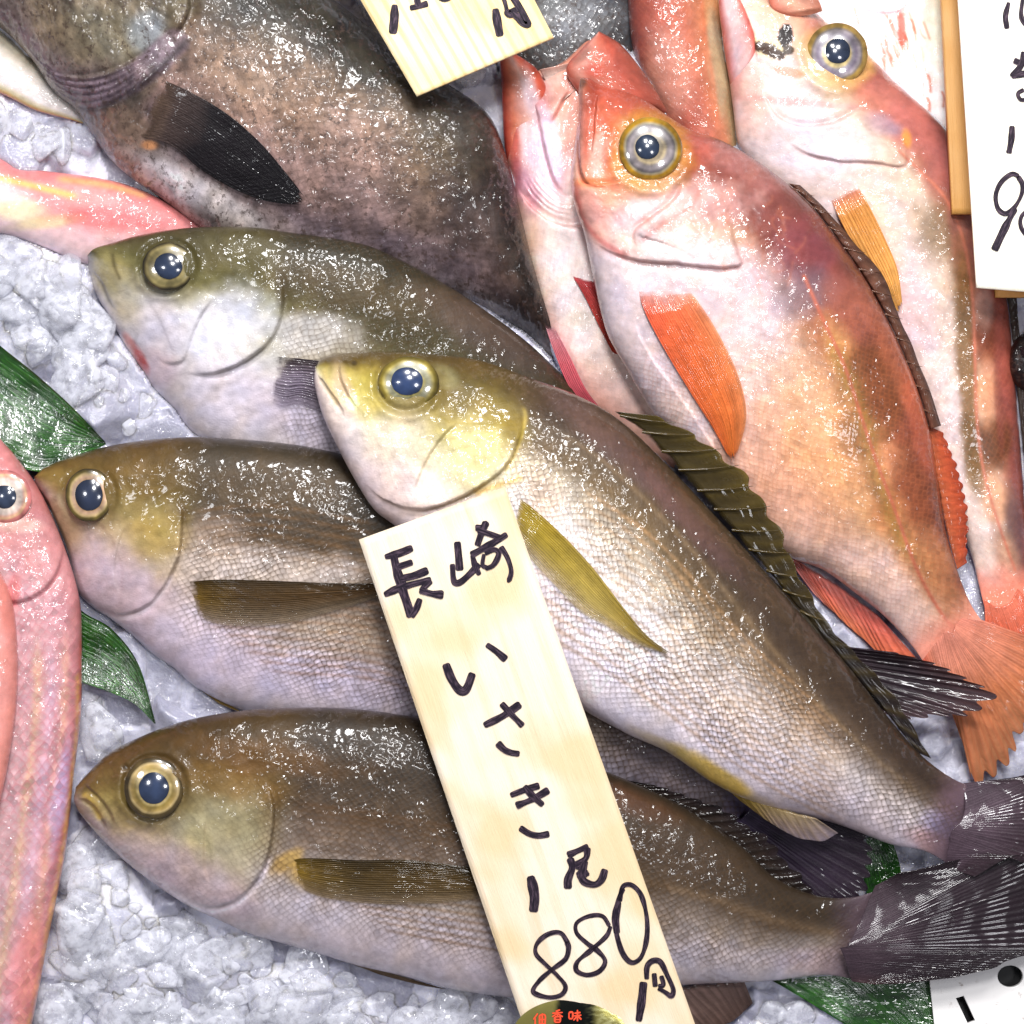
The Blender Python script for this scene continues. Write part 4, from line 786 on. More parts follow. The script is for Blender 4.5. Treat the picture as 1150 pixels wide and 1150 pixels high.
# ===== background fish =====
def back_fish():
    r = tag(empty('red_fish', 780, 60), 'brownish red fish body standing behind the two gaping ones at the top edge', 'fish', 'red rockfish at the upper right')
    F = Fish([(760, -200), (790, -120), (808, -40), (822, 60), (832, 160), (834, 260)], [(760, -200), (725, -120), (706, -40), (708, 40), (722, 90), (760, 160), (790, 260)], 40, 0, 6, nu=200, nv=110)
    F.col = F.grad([(-1, '#8a7458'), (-.75, '#a08866'), (-.5, '#b87c5c'), (-.1, '#b86c54'), (.4, '#a85c4c'), (1, '#7a4440')], .2, 60)
    F.blob(800, 10, 12, 26, 0, '#d8a070', .7); F.blob(750, 90, 26, 50, -10, '#c89884', .5, nz=.8); F.blob(805, 70, 9, 60, -6, '#b0a084', .8, .3, nz=.5)
    F.line([(785, -30), (792, 40), (802, 100), (806, 150)], 3, '#c87a58', .6)
    F.scal += .3; F.disp += 3 * F.nz(40, 3); F.build(r, M_RED)
    r = tag(empty('dark_fish', 655, 30), 'black silvery fish glinting with water beads, seen behind the gaping red mouth', 'fish')
    F = Fish([(585, -150), (640, -170), (690, -120), (712, -30), (716, 40), (712, 110), (700, 160)], [(585, -150), (560, -90), (548, -20), (552, 60), (580, 110), (620, 150)], 36, -10, -6, nu=200, nv=120)
    F.col = F.grad([(-1, '#3a3c40'), (-.3, '#5a5c60'), (.2, '#6a6c6c'), (.6, '#4c4c4a'), (1, '#2c2c2c')], .6, 30)
    F.blob(640, 30, 50, 20, -20, '#86888c', .6, nz=1.5); F.blob(620, 60, 30, 30, 0, '#1c1c20', .6, nz=1)
    F.scal += .8; F.disp += 3 * F.nz(18, 3); F.build(r, M_DARK)
    r = tag(empty('red_fish', 1010, 40), 'white bellied fish streaked with orange, under the boards at the top right', 'fish', 'red rockfish at the upper right')
    F = Fish([(930, -140), (1010, -150), (1060, -60), (1085, 60), (1100, 180), (1100, 240)], [(930, -140), (900, -80), (905, 0), (930, 60), (1000, 150), (1060, 240)], 24, -8, -8, nu=260, nv=150)
    F.col = F.grad([(-1, '#f2ead2'), (0, '#f4ecec'), (1, '#f0e0dc')], .2, 60)
    for i in range(70):
        x = 970 + random.gauss(25, 22); y = random.uniform(5, 120); F.line([(x, y), (x + 3, y + 8), (x + random.uniform(2, 9), y + random.uniform(12, 26))], 1.5, '#d07048', random.uniform(.3, .8))
    F.blob(1013, 35, 5, 20, -4, '#d4502c', .8, .3, nz=1.2, nsc=9); F.line([(965, 8), (985, 14), (1010, 12), (1022, 0)], 2, '#d8808c', .7)
    F.disp += 2 * F.nz(30, 3); F.build(r, M_RED)
    r = tag(empty('dark_fish', 1165, 400), 'glossy black fish just poking into the right edge of the picture', 'fish')
    F = Fish([(1133, 405), (1138, 385), (1152, 372), (1200, 350), (1300, 340)], [(1133, 405), (1136, 425), (1152, 442), (1200, 470), (1300, 480)], 34, 20, 20, nu=140, nv=90)
    F.col[:] = lin('#1e1416'); F.disp += 5 * F.nz(24, 3); F.build(r, M_DARK)
    fin('pectoral_fin', r, [(1140, 392), (1170, 384), (1220, 380)], [(1142, 402), (1175, 400), (1220, 402)], 0, 0, fcol([(0, '#2c2024'), (1, '#3a3040')], '#100c0e', .5), rays=5, body=F, lift=3)

def pink_fish():
    r = tag(empty('pink_fish', 20, 800), 'long pink fish with orange yellow edges standing at the left, round white eye, nose up', 'fish', 'pink threadfin breams at the left')
    dor = [(-70, 460), (-30, 462), (0, 490), (20, 515), (42, 546), (64, 592), (83, 646), (91, 685), (92, 750), (91, 802), (83, 872), (73, 959), (56, 1046), (36, 1150), (10, 1260)]
    ven = [(-70, 460), (-110, 500), (-125, 560), (-120, 700), (-110, 850), (-100, 1000), (-90, 1150), (-70, 1260)]
    F = Fish(dor, ven, 50, [40, 52, 56, 52, 46], 20, nu=420, nv=190)
    F.col = F.grad([(-1, '#b86058'), (-.85, '#b87478'), (-.6, '#bc8c90'), (0, '#c09a9c'), (1, '#d4b4b4')], .15, 70)
    F.scal = .9 * sstep(600, 680, F.Y)
    F.blob(30, 600, 60, 45, 40, '#c87470', .7, nz=.9); F.blob(0, 520, 40, 26, 40, '#c46a68', .7, nz=.5); F.blob(20, 590, 26, 8, 0, '#e8c0a8', .5)
    F.blob(50, 720, 34, 120, 5, '#c48a8e', .5, nz=.9); F.blob(15, 665, 8, 20, 10, '#dc5040', .7)
    for k, (dx, c) in enumerate([(14, '#d8a070'), (30, '#c8a0b8'), (46, '#d0a868')]):
        F.line([(88 - dx, 700), (86 - dx, 800), (68 - dx, 950), (48 - dx, 1080), (30 - dx, 1200)], 5, c, .5, nz=1.6)
    F.line([(88, 760), (88, 810), (80, 880), (70, 960), (53, 1050), (32, 1150)], 3.2, '#e0a020', .8, nz=1.5, taper=False); F.line([(91, 720), (88, 850), (74, 955), (60, 1040)], 2, '#d84838', .6, taper=False)
    F.blob(66, 900, 8, 60, 8, '#b8a4d8', .55, nz=.9); F.blob(30, 1090, 20, 60, 8, '#d87468', .7, nz=.6)
    F.crease([(64, 600), (70, 620), (60, 650), (40, 668), (10, 676), (-40, 670)], 5, 20, 3, 4, 1, '#c05058', .5)
    F.dome(5, 558, 30, 6, 2); F.disp += 2.5 * F.nz(30, 3) + 1.5 * F.nz(12, 4)
    F.build(r, M_PINK)
    eye(F, r, 5, 558, 27, 27, 13, [(.0, '#c0a890'), (.45, '#c8b0a0'), (.52, '#ecdccc'), (.75, '#e8d4c8'), (.85, '#e8b098'), (.94, '#e8c090'), (1.0, '#dc8c80'), (1.15, '#dc8080')], '#26344c', h=.34, lift=2)
    r = tag(empty('pink_fish', -10, 780), 'smooth salmon red fish belly cut off by the left edge, overlapping the long pink fish', 'fish', 'pink threadfin breams at the left')
    F2 = Fish([(-60, 560), (-20, 610), (2, 645), (14, 675), (19, 715), (20, 760), (17, 805), (8, 865), (-4, 915), (-30, 980), (-60, 1030)], [(-60, 560), (-110, 640), (-140, 760), (-130, 900), (-60, 1030)], 40, 92, 70, nu=240, nv=120)
    F2.col = F2.grad([(-1, '#d87a68'), (-.5, '#e09084'), (1, '#e8b0a8')], .2, 60); F2.blob(8, 680, 10, 40, -10, '#c8604c', .5)
    F2.disp += 2 * F2.nz(50, 3); F2.build(r, M_PINK)
    r = tag(empty('pink_fish', 90, 240), 'rosy fish tail end with yellow stripes, left of the grey green grunt', 'fish', 'pink threadfin breams at the left')
    F = Fish([(-260, 140), (-150, 130), (-60, 155), (0, 178), (21, 190), (52, 192), (122, 202), (167, 217), (210, 240), (250, 262)], [(-260, 140), (-200, 230), (-100, 258), (0, 262), (52, 279), (97, 297), (160, 300), (240, 290)], 34, [0, 24, 34, 20], [10, 10, 16, 20], nu=260, nv=130)
    F.col = F.grad([(-1, '#dc6c68'), (-.5, '#e0807c'), (0, '#e49896'), (.5, '#e8b8b8'), (1, '#e6c8cc')], .25, 60)
    F.line([(-20, 196), (20, 205), (50, 212), (90, 222)], 4, '#e8bc3c', .85); F.line([(60, 200), (120, 208), (170, 222)], 4, '#dc9c4c', .8); F.blob(15, 235, 34, 13, 10, '#f0e0a8', .8, nz=.6); F.blob(50, 250, 40, 7, -8, '#e8d080', .6, nz=.7); F.blob(120, 245, 60, 14, 5, '#dc4848', .7, nz=.7); F.blob(-10, 215, 40, 12, 10, '#f4e0e0', .7)
    F.disp += 3 * F.nz(30, 3); F.build(r, M_PINK)
    r = tag(empty('pink_fish', 20, 90), 'cream white fish edge lined with yellow and red at the far left, above the ice', 'fish', 'pink threadfin breams at the left')
    F = Fish([(-200, -20), (-100, -10), (-20, 20), (30, 60), (90, 110), (130, 150)], [(-200, -20), (-140, 60), (-60, 88), (0, 105), (40, 124), (90, 138), (120, 150)], 26, 10, 20, nu=200, nv=110)
    F.col = F.grad([(-1, '#c4b890'), (-.3, '#cabfb4'), (.5, '#d0c4c0'), (.78, '#ccbc88'), (.9, '#e8b030'), (1, '#d85850')], .1, 40)
    F.disp += 2 * F.nz(30, 3); F.build(r, M_PINK)

FA = grunt_top(); FD = grunt_bottom(); FC = grunt_middle(); FB = grunt_back()
FE = dark_fish(); FF = red_front(); FG = red_gaping(); FH = red_right(); back_fish(); pink_fish()
# ---------------------------------------------------------------- wooden price tags
def wood_mat(name, a, b_, c, sc=1., dirn=(0, 1)):
    m, nt = newmat(name); g = NT(nt)
    out = g.n('ShaderNodeOutputMaterial'); b = g.n('ShaderNodeBsdfPrincipled'); g.l(b.outputs[0], out.inputs[0])
    sk = g.n('ShaderNodeAttribute', attribute_name='skin').outputs['Vector']
    mp = g.n('ShaderNodeMapping'); mp.inputs['Scale'].default_value = (1, .07, 1); g.l(sk, mp.inputs['Vector'])
    n0 = g.noise(sk, .008, 2, .5)
    n1 = g.noise(mp.outputs[0], .045 * sc, 3, .5); n2 = g.noise(mp.outputs[0], .5, 4, .7)
    wv = g.n('ShaderNodeTexWave', wave_type='BANDS', bands_direction='X'); wv.inputs['Scale'].default_value = .011 * sc; wv.inputs['Distortion'].default_value = 3.2; wv.inputs['Detail'].default_value = 2; wv.inputs['Detail Scale'].default_value = .6
    g.l(mp.outputs[0], wv.inputs['Vector'])
    base = g.mix(g.ramp(n0, .42, .60), lin(a), lin(b_))
    base = g.mix(g.math('MULTIPLY', g.ramp(wv.outputs['Fac'], .55, 1.), .45 if sc > 1 else .12), base, lin(c))
    base = g.mix(g.math('MULTIPLY', g.ramp(n1, .5, .7), .35), base, lin(c))
    base = g.mix(g.math('MULTIPLY', n2, .22), base, lin(c))
    g.l(base, b.inputs['Base Color']); b.inputs['Roughness'].default_value = .55
    g.l(g.bump(g.math('ADD', n2, g.math('MULTIPLY', n1, .5)), S * .8), b.inputs['Normal'])
    return m
def ink_mat():
    m, nt = newmat('marker_ink'); g = NT(nt)
    out = g.n('ShaderNodeOutputMaterial'); b = g.n('ShaderNodeBsdfPrincipled'); g.l(b.outputs[0], out.inputs[0])
    sk = g.n('ShaderNodeAttribute', attribute_name='skin').outputs['Vector']
    mp = g.n('ShaderNodeMapping'); mp.inputs['Scale'].default_value = (.25, 1, 1); g.l(sk, mp.inputs['Vector'])
    n = g.noise(mp.outputs[0], .35, 3, .6)
    g.l(g.mix(g.ramp(n, .42, .75), lin('#17101c'), lin('#52424e')), b.inputs['Base Color']); b.inputs['Roughness'].default_value = .6; b.inputs['Specular IOR Level'].default_value = .15
    return m
M_INK = ink_mat()
def board(name, corners, zf, thick, mat, parent=None, n=24, bow=0):
    """corners: tl, tr, br, bl in plan; zf(x,y) height"""
    tl, tr, br, bl = [np.array(c, float) for c in corners]
    u = np.linspace(0, 1, n)[:, None, None]; w = np.linspace(0, 1, n * 3)[None, :, None]
    P = (tl * (1 - u) + tr * u) * (1 - w) + (bl * (1 - u) + br * u) * w
    X, Y = P[..., 0], P[..., 1]; Z = zf(X, Y) + bow * np.sin(np.pi * u[..., 0]) + 0 * X
    N = X.size; nw = n * 3
    co = np.concatenate([W(X, Y, Z).reshape(-1, 3), W(X, Y, Z).reshape(-1, 3) - np.array([0, 0, thick * S])])
    f = gridf(n, nw)[:, ::-1]
    ring = np.r_[np.arange(nw), (np.arange(1, n)) * nw + nw - 1, (n - 1) * nw + np.arange(nw - 2, -1, -1), np.arange(n - 2, 0, -1) * nw]
    r2 = np.roll(ring, -1); side = np.stack([ring, r2, r2 + N, ring + N], -1)
    wd = np.linalg.norm(tr - tl); lg = np.linalg.norm(bl - tl)
    sk = np.stack([u[..., 0] * wd + 0 * w[..., 0], w[..., 0] * lg + 0 * u[..., 0], 0 * X], -1).reshape(-1, 3)
    return mesh(name, co, np.vstack([f, f[:, ::-1] + N, side]), mat, parent, None, {'skin': np.concatenate([sk, sk])}, smooth=False)
def strokes(name, items, zf, parent, lift=.9, mat=None):
    vs, fs, sk, off = [], [], [], 0
    for k, (pts, w) in enumerate(items):
        p = np.array(pts, float)
        L = np.sum(np.linalg.norm(np.diff(p, axis=0), axis=1)); n = max(6, int(L / 1.0))
        smooth = len(p) > 3 or (len(p) == 3)
        q = spl(p, n)
        t = np.gradient(q, axis=0); t /= np.linalg.norm(t, axis=1)[:, None] + 1e-9
        nrm = np.stack([-t[:, 1], t[:, 0]], -1)
        ww = w * 1.28 / 2 * (1 + .2 * (vnoise(np.arange(n) / 12., np.zeros(n) + k, k) - .5) * 2)
        ends = np.clip(np.minimum(np.arange(n), np.arange(n)[::-1]) / (w * .28) * .5 + .62, 0, 1); ww = ww * ends
        l = 4
        for j in range(l + 1):
            a = (j / l) * 2 - 1
            vv = q + nrm * (ww * a)[:, None]
            vs.append(W(vv[:, 0], vv[:, 1], zf(vv[:, 0], vv[:, 1]) + lift + .05 * (k % 9)))
            sk.append(np.stack([np.arange(n) * 1.0 + k * 50, np.full(n, a * w), np.zeros(n)], -1))
        f = gridf(l + 1, n) + off
        fs.append(f); off += (l + 1) * n
    o = mesh(name, np.concatenate(vs), np.concatenate(fs), mat or M_INK, parent, None, {'skin': np.concatenate(sk)}, smooth=False)
    return o
def cr(pts, x0, y0, k): return [(x0 + a / k, y0 + b / k) for a, b in pts]

def main_tag():
    r = tag(empty('price_tag', 590, 850, 150), 'long pale wooden price tag handwritten with 880, slanting across the three lower fish', 'price tag')
    zf = lambda x, y: 196 - (y - 550) * .075 + (x - 490) * 0.02
    r.location = W(590, 850, float(zf(590, 850)))
    wm = wood_mat('pale_wood', '#e2d6c4', '#d8c29c', '#c8a674')
    board('wood_board', [(403, 606), (567, 547), (800, 1205), (606, 1205)], zf, 5, wm, r)
    K = 2.875; A = (380, 540, K); B = (400, 800, K)
    I = []
    def a(p, w): I.append((cr(p, *A), w / K))
    def b(p, w): I.append((cr(p, *B), w / K))
    # nagasaki
    a([(150, 246), (195, 234), (240, 216)], 17); a([(178, 240), (192, 300), (210, 350)], 22); a([(192, 278), (240, 262)], 15); a([(200, 316), (245, 306), (290, 288)], 19)
    a([(148, 368), (200, 345), (300, 318)], 17); a([(205, 345), (222, 395), (236, 440)], 24); a([(236, 440), (252, 412), (264, 380)], 15); a([(300, 322), (276, 345), (268, 358)], 14); a([(262, 352), (300, 364), (340, 368)], 19)
    a([(384, 196), (388, 240), (392, 290)], 20); a([(368, 268), (374, 325), (392, 328), (425, 300), (455, 268)], 17); a([(432, 238), (442, 275), (456, 304)], 14)
    a([(442, 152), (465, 150), (482, 132)], 15); a([(478, 132), (462, 170), (448, 210)], 18); a([(450, 160), (490, 172), (530, 186)], 16); a([(545, 172), (500, 200), (428, 240)], 17)
    a([(470, 236), (466, 272), (480, 280)], 12); a([(472, 232), (505, 222), (518, 236), (500, 272), (474, 284)], 13); a([(524, 212), (546, 248), (558, 290), (552, 318), (544, 320)], 14)
    # i
    a([(346, 590), (366, 640), (392, 676), (412, 674), (434, 620)], 20); a([(478, 528), (512, 552), (542, 578)], 17)
    # sa
    a([(470, 790), (530, 760), (588, 720)], 18); a([(526, 718), (560, 755), (596, 792)], 17)
    b([(456, 98), (478, 120), (500, 130), (528, 134)], 17)
    # ki
    b([(498, 268), (545, 250), (592, 236)], 17); b([(516, 302), (570, 280), (622, 250)], 17); b([(542, 238), (570, 270), (604, 300)], 18); b([(528, 372), (560, 392), (590, 398), (624, 392)], 17)
    # one, tail counter
    b([(562, 528), (570, 560), (576, 600), (572, 645)], 23)
    b([(682, 462), (720, 445), (750, 432)], 17); b([(746, 436), (742, 470), (708, 494)], 17); b([(690, 470), (698, 500), (684, 540), (684, 570)], 20); b([(708, 500), (738, 490), (722, 520), (712, 526)], 16); b([(715, 535), (750, 515)], 15); b([(740, 478), (730, 520), (735, 545), (770, 556), (792, 540), (804, 506)], 17)
    # 880
    b([(684, 745), (660, 712), (620, 716), (585, 745), (580, 778), (610, 812), (650, 850), (676, 885), (662, 912), (620, 920), (572, 902), (590, 868), (630, 832), (676, 796), (686, 760), (680, 740)], 12)
    b([(818, 690), (795, 658), (752, 658), (712, 680), (712, 712), (745, 745), (785, 775), (804, 805), (785, 836), (745, 848), (712, 834), (714, 806), (760, 766), (808, 722), (822, 690)], 12)
    b([(862, 568), (845, 610), (834, 660), (842, 720), (862, 780), (890, 808), (920, 790), (938, 730), (938, 660), (920, 590), (890, 558), (862, 562), (850, 610)], 12)
    b([(848, 610), (838, 660), (842, 715)], 18)
    # one yen
    b([(928, 870), (922, 930), (912, 998)], 19); b([(938, 862), (940, 820), (958, 802), (982, 806), (1005, 850), (1024, 895), (1018, 916), (1000, 905), (975, 890)], 13); b([(962, 842), (966, 886)], 12); b([(985, 850), (992, 880), (975, 884)], 10)
    strokes('handwriting', I, zf, r)
    # gold foil sticker
    st = tag(empty('gold_sticker', 636, 1160, 140), 'oval gold foil sticker with red characters on a black band at the lower edge', 'sticker')
    zs = float(zf(636, 1160)) + 2.5; st.location = W(636, 1160, zs)
    th = np.linspace(0, 2 * np.pi, 90, endpoint=False)[None]; rr = np.linspace(0, 1, 24)[:, None]
    X = 640 + 66 * rr * np.cos(th); Y = 1166 + 44 * rr * np.sin(th); Z = zs + .8 * fbm(X, Y, 14., 3) + 2 * (1 - rr ** 4)
    black = sstep(620, 626, X + .1 * (Y - 1150)) * sstep(672, 664, X + .0 * Y)
    speckm = sstep(.5, .6, vnoise(X / 2.5, Y / 2.5, 4)) * sstep(655, 685, X)
    c = lin('#9c9450') * (1 - black)[..., None] + lin('#0d120c') * black[..., None]
    c = c * (1 - speckm[..., None] * .7) + lin('#e8e4a0') * speckm[..., None] * .7
    gm = plain('gold_foil', '#ffffff', .22, .6, attr=True, metal=.75)
    mesh('foil', W(X, Y, Z), gridf(24, 90, True), gm, st, c, {'skin': np.zeros((X.size, 3))})
    zz = lambda x, y: np.full(np.shape(x), zs + 2.6) + 0 * x
    R = plain('red_print', '#d8421c', .5)
    I = []
    for (cx, cy, kind) in [(606, 1144, 0), (626, 1141, 1), (645, 1140, 2)]:
        q = lambda p, w=1.5: I.append(([(cx + i, cy + j) for i, j in p], w))
        if kind == 2: q([(-6, -3), (-6, 4)]); q([(-6, -3), (-2, -3), (-2, 4)]); q([(-6, 4), (-2, 4)]); q([(0, -2), (7, -3)]); q([(-1, 1), (8, 0)]); q([(3.5, -6), (3.5, 7)]); q([(3, 1), (-1, 6)]); q([(4, 1), (8, 5)])
        if kind == 1: q([(3, -7), (-2, -5)]); q([(-6, -3), (6, -4)]); q([(0, -6), (0, 0)]); q([(0, -3), (-6, 1)]); q([(0, -3), (6, 1)]); q([(-3, 1), (-3, 7)]); q([(-3, 1), (3, 1), (3, 7)]); q([(-3, 4), (3, 4)]); q([(-3, 7), (3, 7)])
        if kind == 0: q([(-5, -1), (-5, 7)]); q([(-7, 1), (-2, -6)]); q([(0, -4), (0, 7)]); q([(0, -4), (6, -4), (6, 7)]); q([(0, 1), (6, 1)]); q([(0, 6), (6, 6)]); q([(3, -6), (3, 7)])
    strokes('lettering', I, zz, st, .1, R)
    # top centre tag
    r = tag(empty('price_tag', 520, 20, 130), 'yellowish striped wooden price tag corner lying on the dark fish at the top edge', 'price tag')
    z2 = lambda x, y: 134 + 0 * x
    r.location = W(520, 20, 134)
    wm = wood_mat('striped_wood', '#eedfb4', '#ead49c', '#d0a258', 2.)
    board('wood_board', [(388, -250), (556, -290), (622, 42), (468, 108)][:0] or [(300, -180), (470, -250), (622, 42), (468, 108)], z2, 5, wm, r)
    k = 1150 / 260; C = (380, 0, k); I = []
    def c_(p, w): I.append((cr(p, *C), w / k))
    c_([(280, 22), (278, 90), (270, 168)], 30); c_([(355, 40), (400, 30), (445, 16)], 24); c_([(385, -60), (392, 0), (398, 30)], 24); c_([(500, -10), (530, 0), (560, -14)], 16)
    c_([(780, 42), (790, 110), (804, 180)], 30); c_([(815, -30), (830, 20), (838, 60)], 18); c_([(832, 50), (850, 70), (870, 60), (862, 40)], 28); c_([(850, -40), (890, 20), (930, 90), (944, 122), (915, 115), (890, 85), (865, 60)], 24)
    strokes('handwriting', I, z2, r)
    # right tag
    r = tag(empty('price_tag', 1130, 150, 120), 'bright white price tag with a handwritten 9 cut by the right edge of the picture', 'price tag')
    z3 = lambda x, y: 122 + 0 * x
    r.location = W(1130, 150, 122)
    wm = wood_mat('overlit_wood', '#f8f4e6', '#f8f0dc', '#f0e2c0')  # wood painted near white, with strong overexposing light put into its colour
    board('wood_board', [(1062, -220), (1240, -230), (1280, 338), (1097, 323)], z3, 5, wm, r)
    k = 1150 / 350; C = (800, 0, k); I = []
    c_ = lambda p, w: I.append((cr(p, *C), w / k))
    c_([(1094, 8), (1082, 60), (1088, 106)], 14); c_([(1146, -10), (1140, 60), (1160, 95)], 13)
    c_([(1112, 222), (1140, 232), (1180, 226)], 16); c_([(1150, 190), (1140, 240), (1104, 284)], 18); c_([(1104, 282), (1150, 272), (1190, 262)], 17); c_([(1150, 330), (1128, 345), (1140, 368), (1180, 362)], 13)
    c_([(1106, 464), (1104, 510), (1094, 566)], 17)
    c_([(1132, 650), (1105, 642), (1066, 672), (1046, 720), (1054, 768), (1080, 788), (1112, 768), (1140, 720), (1144, 680), (1128, 650)], 13); c_([(1118, 768), (1080, 840), (1040, 924)], 20); c_([(1170, 770), (1140, 800), (1140, 840), (1170, 880)], 13)
    strokes('handwriting', I, z3, r)
    # boards behind the right tag
    o = board('wooden_board', [(1046, -240), (1090, -240), (1105, 240), (1070, 240)], lambda x, y: 66 + 0 * x, 12, wood_mat('tan_wood', '#d8a868', '#cc9850', '#b07838')); tag(o, 'narrow tan wooden board standing between the white belly and the white tag', 'board')
    o = board('wooden_board', [(1118, 300), (1240, 300), (1240, 334), (1118, 334)], lambda x, y: 44 + 0 * x, 8, wood_mat('ochre_wood', '#c89048', '#b88040', '#9c6830')); tag(o, 'small ochre wooden board peeping out below the white tag at the right', 'board')
main_tag()

# ---------------------------------------------------------------- leaves
def leaf_mat():
    m, nt = newmat('green_leaf'); g = NT(nt)
    out = g.n('ShaderNodeOutputMaterial'); b = g.n('ShaderNodeBsdfPrincipled'); g.l(b.outputs[0], out.inputs[0])
    sk = g.n('ShaderNodeAttribute', attribute_name='skin').outputs['Vector']
    mp = g.n('ShaderNodeMapping'); mp.inputs['Scale'].default_value = (.06, 1, 1); g.l(sk, mp.inputs['Vector'])
    n1 = g.noise(mp.outputs[0], .22, 4, .6); n2 = g.noise(sk, .03, 4, .6)
    base = g.mix(g.ramp(n1, .35, .7), lin('#123a0e'), lin('#2a5a18')); base = g.mix(g.ramp(n2, .45, .7), base, lin('#0c2408'))
    g.l(base, b.inputs['Base Color']); b.inputs['Roughness'].default_value = .25; b.inputs['Coat Weight'].default_value = 1.; b.inputs['Coat Roughness'].default_value = .06
    g.l(g.bump(n1, S * 2), b.inputs['Normal']); g.l(g.bump(g.noise(sk, .06, 2, .6), S * 4), b.inputs['Coat Normal'])
    return m
M_LEAF = leaf_mat(); M_STRIP = plain('leaf_edge', '#7a6a2c', .5)
def leaf(e1, e2, z, label, zc=0):
    """two long edges traced from foot to tip"""
    n, mq = 90, 34
    A = spl(e1, n); B = spl(e2, n); u = np.linspace(0, 1, mq)[None, :]
    X = A[:, :1] * (1 - u) + B[:, :1] * u; Y = A[:, 1:] * (1 - u) + B[:, 1:] * u
    Z = z - 7 * np.sin(np.pi * u) ** 1 + .35 * np.cos(u * 2 * np.pi * 13) + 16 * fbm(X, Y, 55., 8, 2) + zc * np.linspace(0, 1, n)[:, None]
    N = X.size; co = np.concatenate([W(X, Y, Z).reshape(-1, 3), W(X, Y, Z - 1.2).reshape(-1, 3)])
    f = gridf(n, mq); ring = np.r_[np.arange(mq), (np.arange(1, n)) * mq + mq - 1, (n - 1) * mq + np.arange(mq - 2, -1, -1), np.arange(n - 2, 0, -1) * mq]
    r2 = np.roll(ring, -1); side = np.stack([ring, r2, r2 + N, ring + N], -1)
    sk = np.stack([np.linspace(0, 300, n)[:, None] + 0 * u, u * 90 + 0 * X, 0 * X], -1).reshape(-1, 3)
    o = mesh('green_leaf', co, np.vstack([f, f[:, ::-1] + N, side]), M_LEAF, None, None, {'skin': np.concatenate([sk, sk])})
    zput(X, Y, Z)
    tag(o, label, 'leaf', 'green leaves tucked into the ice'); return o
leaf([(-80, 320), (0, 388), (40, 420), (80, 456), (118, 496)], [(-80, 460), (-20, 500), (20, 524), (60, 528), (119, 499)], 52, 'wide glossy green leaf lying on the ice above the long pink fish')
leaf([(60, 650), (92, 686), (125, 706), (155, 745), (175, 812)], [(50, 745), (92, 766), (120, 776), (150, 790), (174, 813)], 42, 'small pointed green leaf between the pink fish and the middle grunt')
leaf([(830, 1085), (870, 1103), (945, 1148), (1010, 1190)], [(1020, 1060), (1056, 1096), (1086, 1150), (1100, 1190)], 30, 'dark green leaf under the tail of the bottom grunt beside the white tray')
leaf([(945, 930), (965, 965), (975, 1010), (990, 1040)], [(995, 930), (1008, 962), (1016, 1000), (1030, 1040)], 22, 'scrap of green leaf showing between two dark tails')

# ---------------------------------------------------------------- white tray with holes
def tray():
    cu = bpy.data.curves.new('plastic_tray', 'CURVE'); cu.dimensions = '2D'; cu.fill_mode = 'BOTH'; cu.extrude = 2.2 * S; cu.bevel_depth = .8 * S; cu.bevel_resolution = 2
    z = 34
    def poly(p):
        q = W(np.array([a for a, b in p]), np.array([b for a, b in p]), z); s = cu.splines.new('POLY'); s.points.add(len(p) - 1)
        for i in range(len(p)): s.points[i].co = (q[i][0], q[i][1], 0, 1)
        s.use_cyclic_u = True
    poly([(1040, 1060), (1300, 1050), (1300, 1300), (1066, 1300)])
    poly([(1134 + 15 * math.cos(t), 1096 + 13 * math.sin(t)) for t in np.linspace(0, 2 * np.pi, 40, endpoint=False)])
    poly([(1072, 1120), (1082, 1117), (1096, 1146), (1086, 1150)])
    m, nt = newmat('white_plastic'); g = NT(nt); out = g.n('ShaderNodeOutputMaterial'); b = g.n('ShaderNodeBsdfPrincipled'); g.l(b.outputs[0], out.inputs[0])
    ob = g.n('ShaderNodeTexCoord').outputs['Object']; n = g.noise(ob, 260, 4, .7); n2 = g.noise(ob, 50, 3, .6)
    g.l(g.mix(g.math('MULTIPLY', g.ramp(n, .6, .72), g.ramp(n2, .45, .6)), lin('#dcdad8'), lin('#8a7c70')), b.inputs['Base Color']); b.inputs['Roughness'].default_value = .35
    cu.materials.append(m)
    o = bpy.data.objects.new('plastic_tray', cu); COL.objects.link(o); o.location = (0, 0, z * S)
    me = bpy.data.meshes.new_from_object(o); COL.objects.unlink(o); bpy.data.objects.remove(o)
    o = bpy.data.objects.new('plastic_tray', me); COL.objects.link(o); o.location = (0, 0, z * S)
    tag(o, 'white plastic tray with a round hole at the lower right corner', 'tray')
    x = np.array([1000, 1330.]); X, Y = np.meshgrid(x, x + 50, indexing='ij')
    o2 = board('hole_shade_mesh', [(1045, 1065), (1300, 1055), (1300, 1300), (1070, 1300)], lambda x, y: 14 + 0 * x, 3, plain('hole_shade_black', '#0c0c0e', .6), None)  # black sheet added below the tray, its colour standing for shade in the holes
    o2.name = 'hole_shade_sheet'; tag(o2, 'added black sheet standing for the shade in the white tray hole', 'sheet')
tray()
ZMAP[1187:, 1172:] = np.where(ZMAP[1187:, 1172:] < 30, 8, ZMAP[1187:, 1172:])

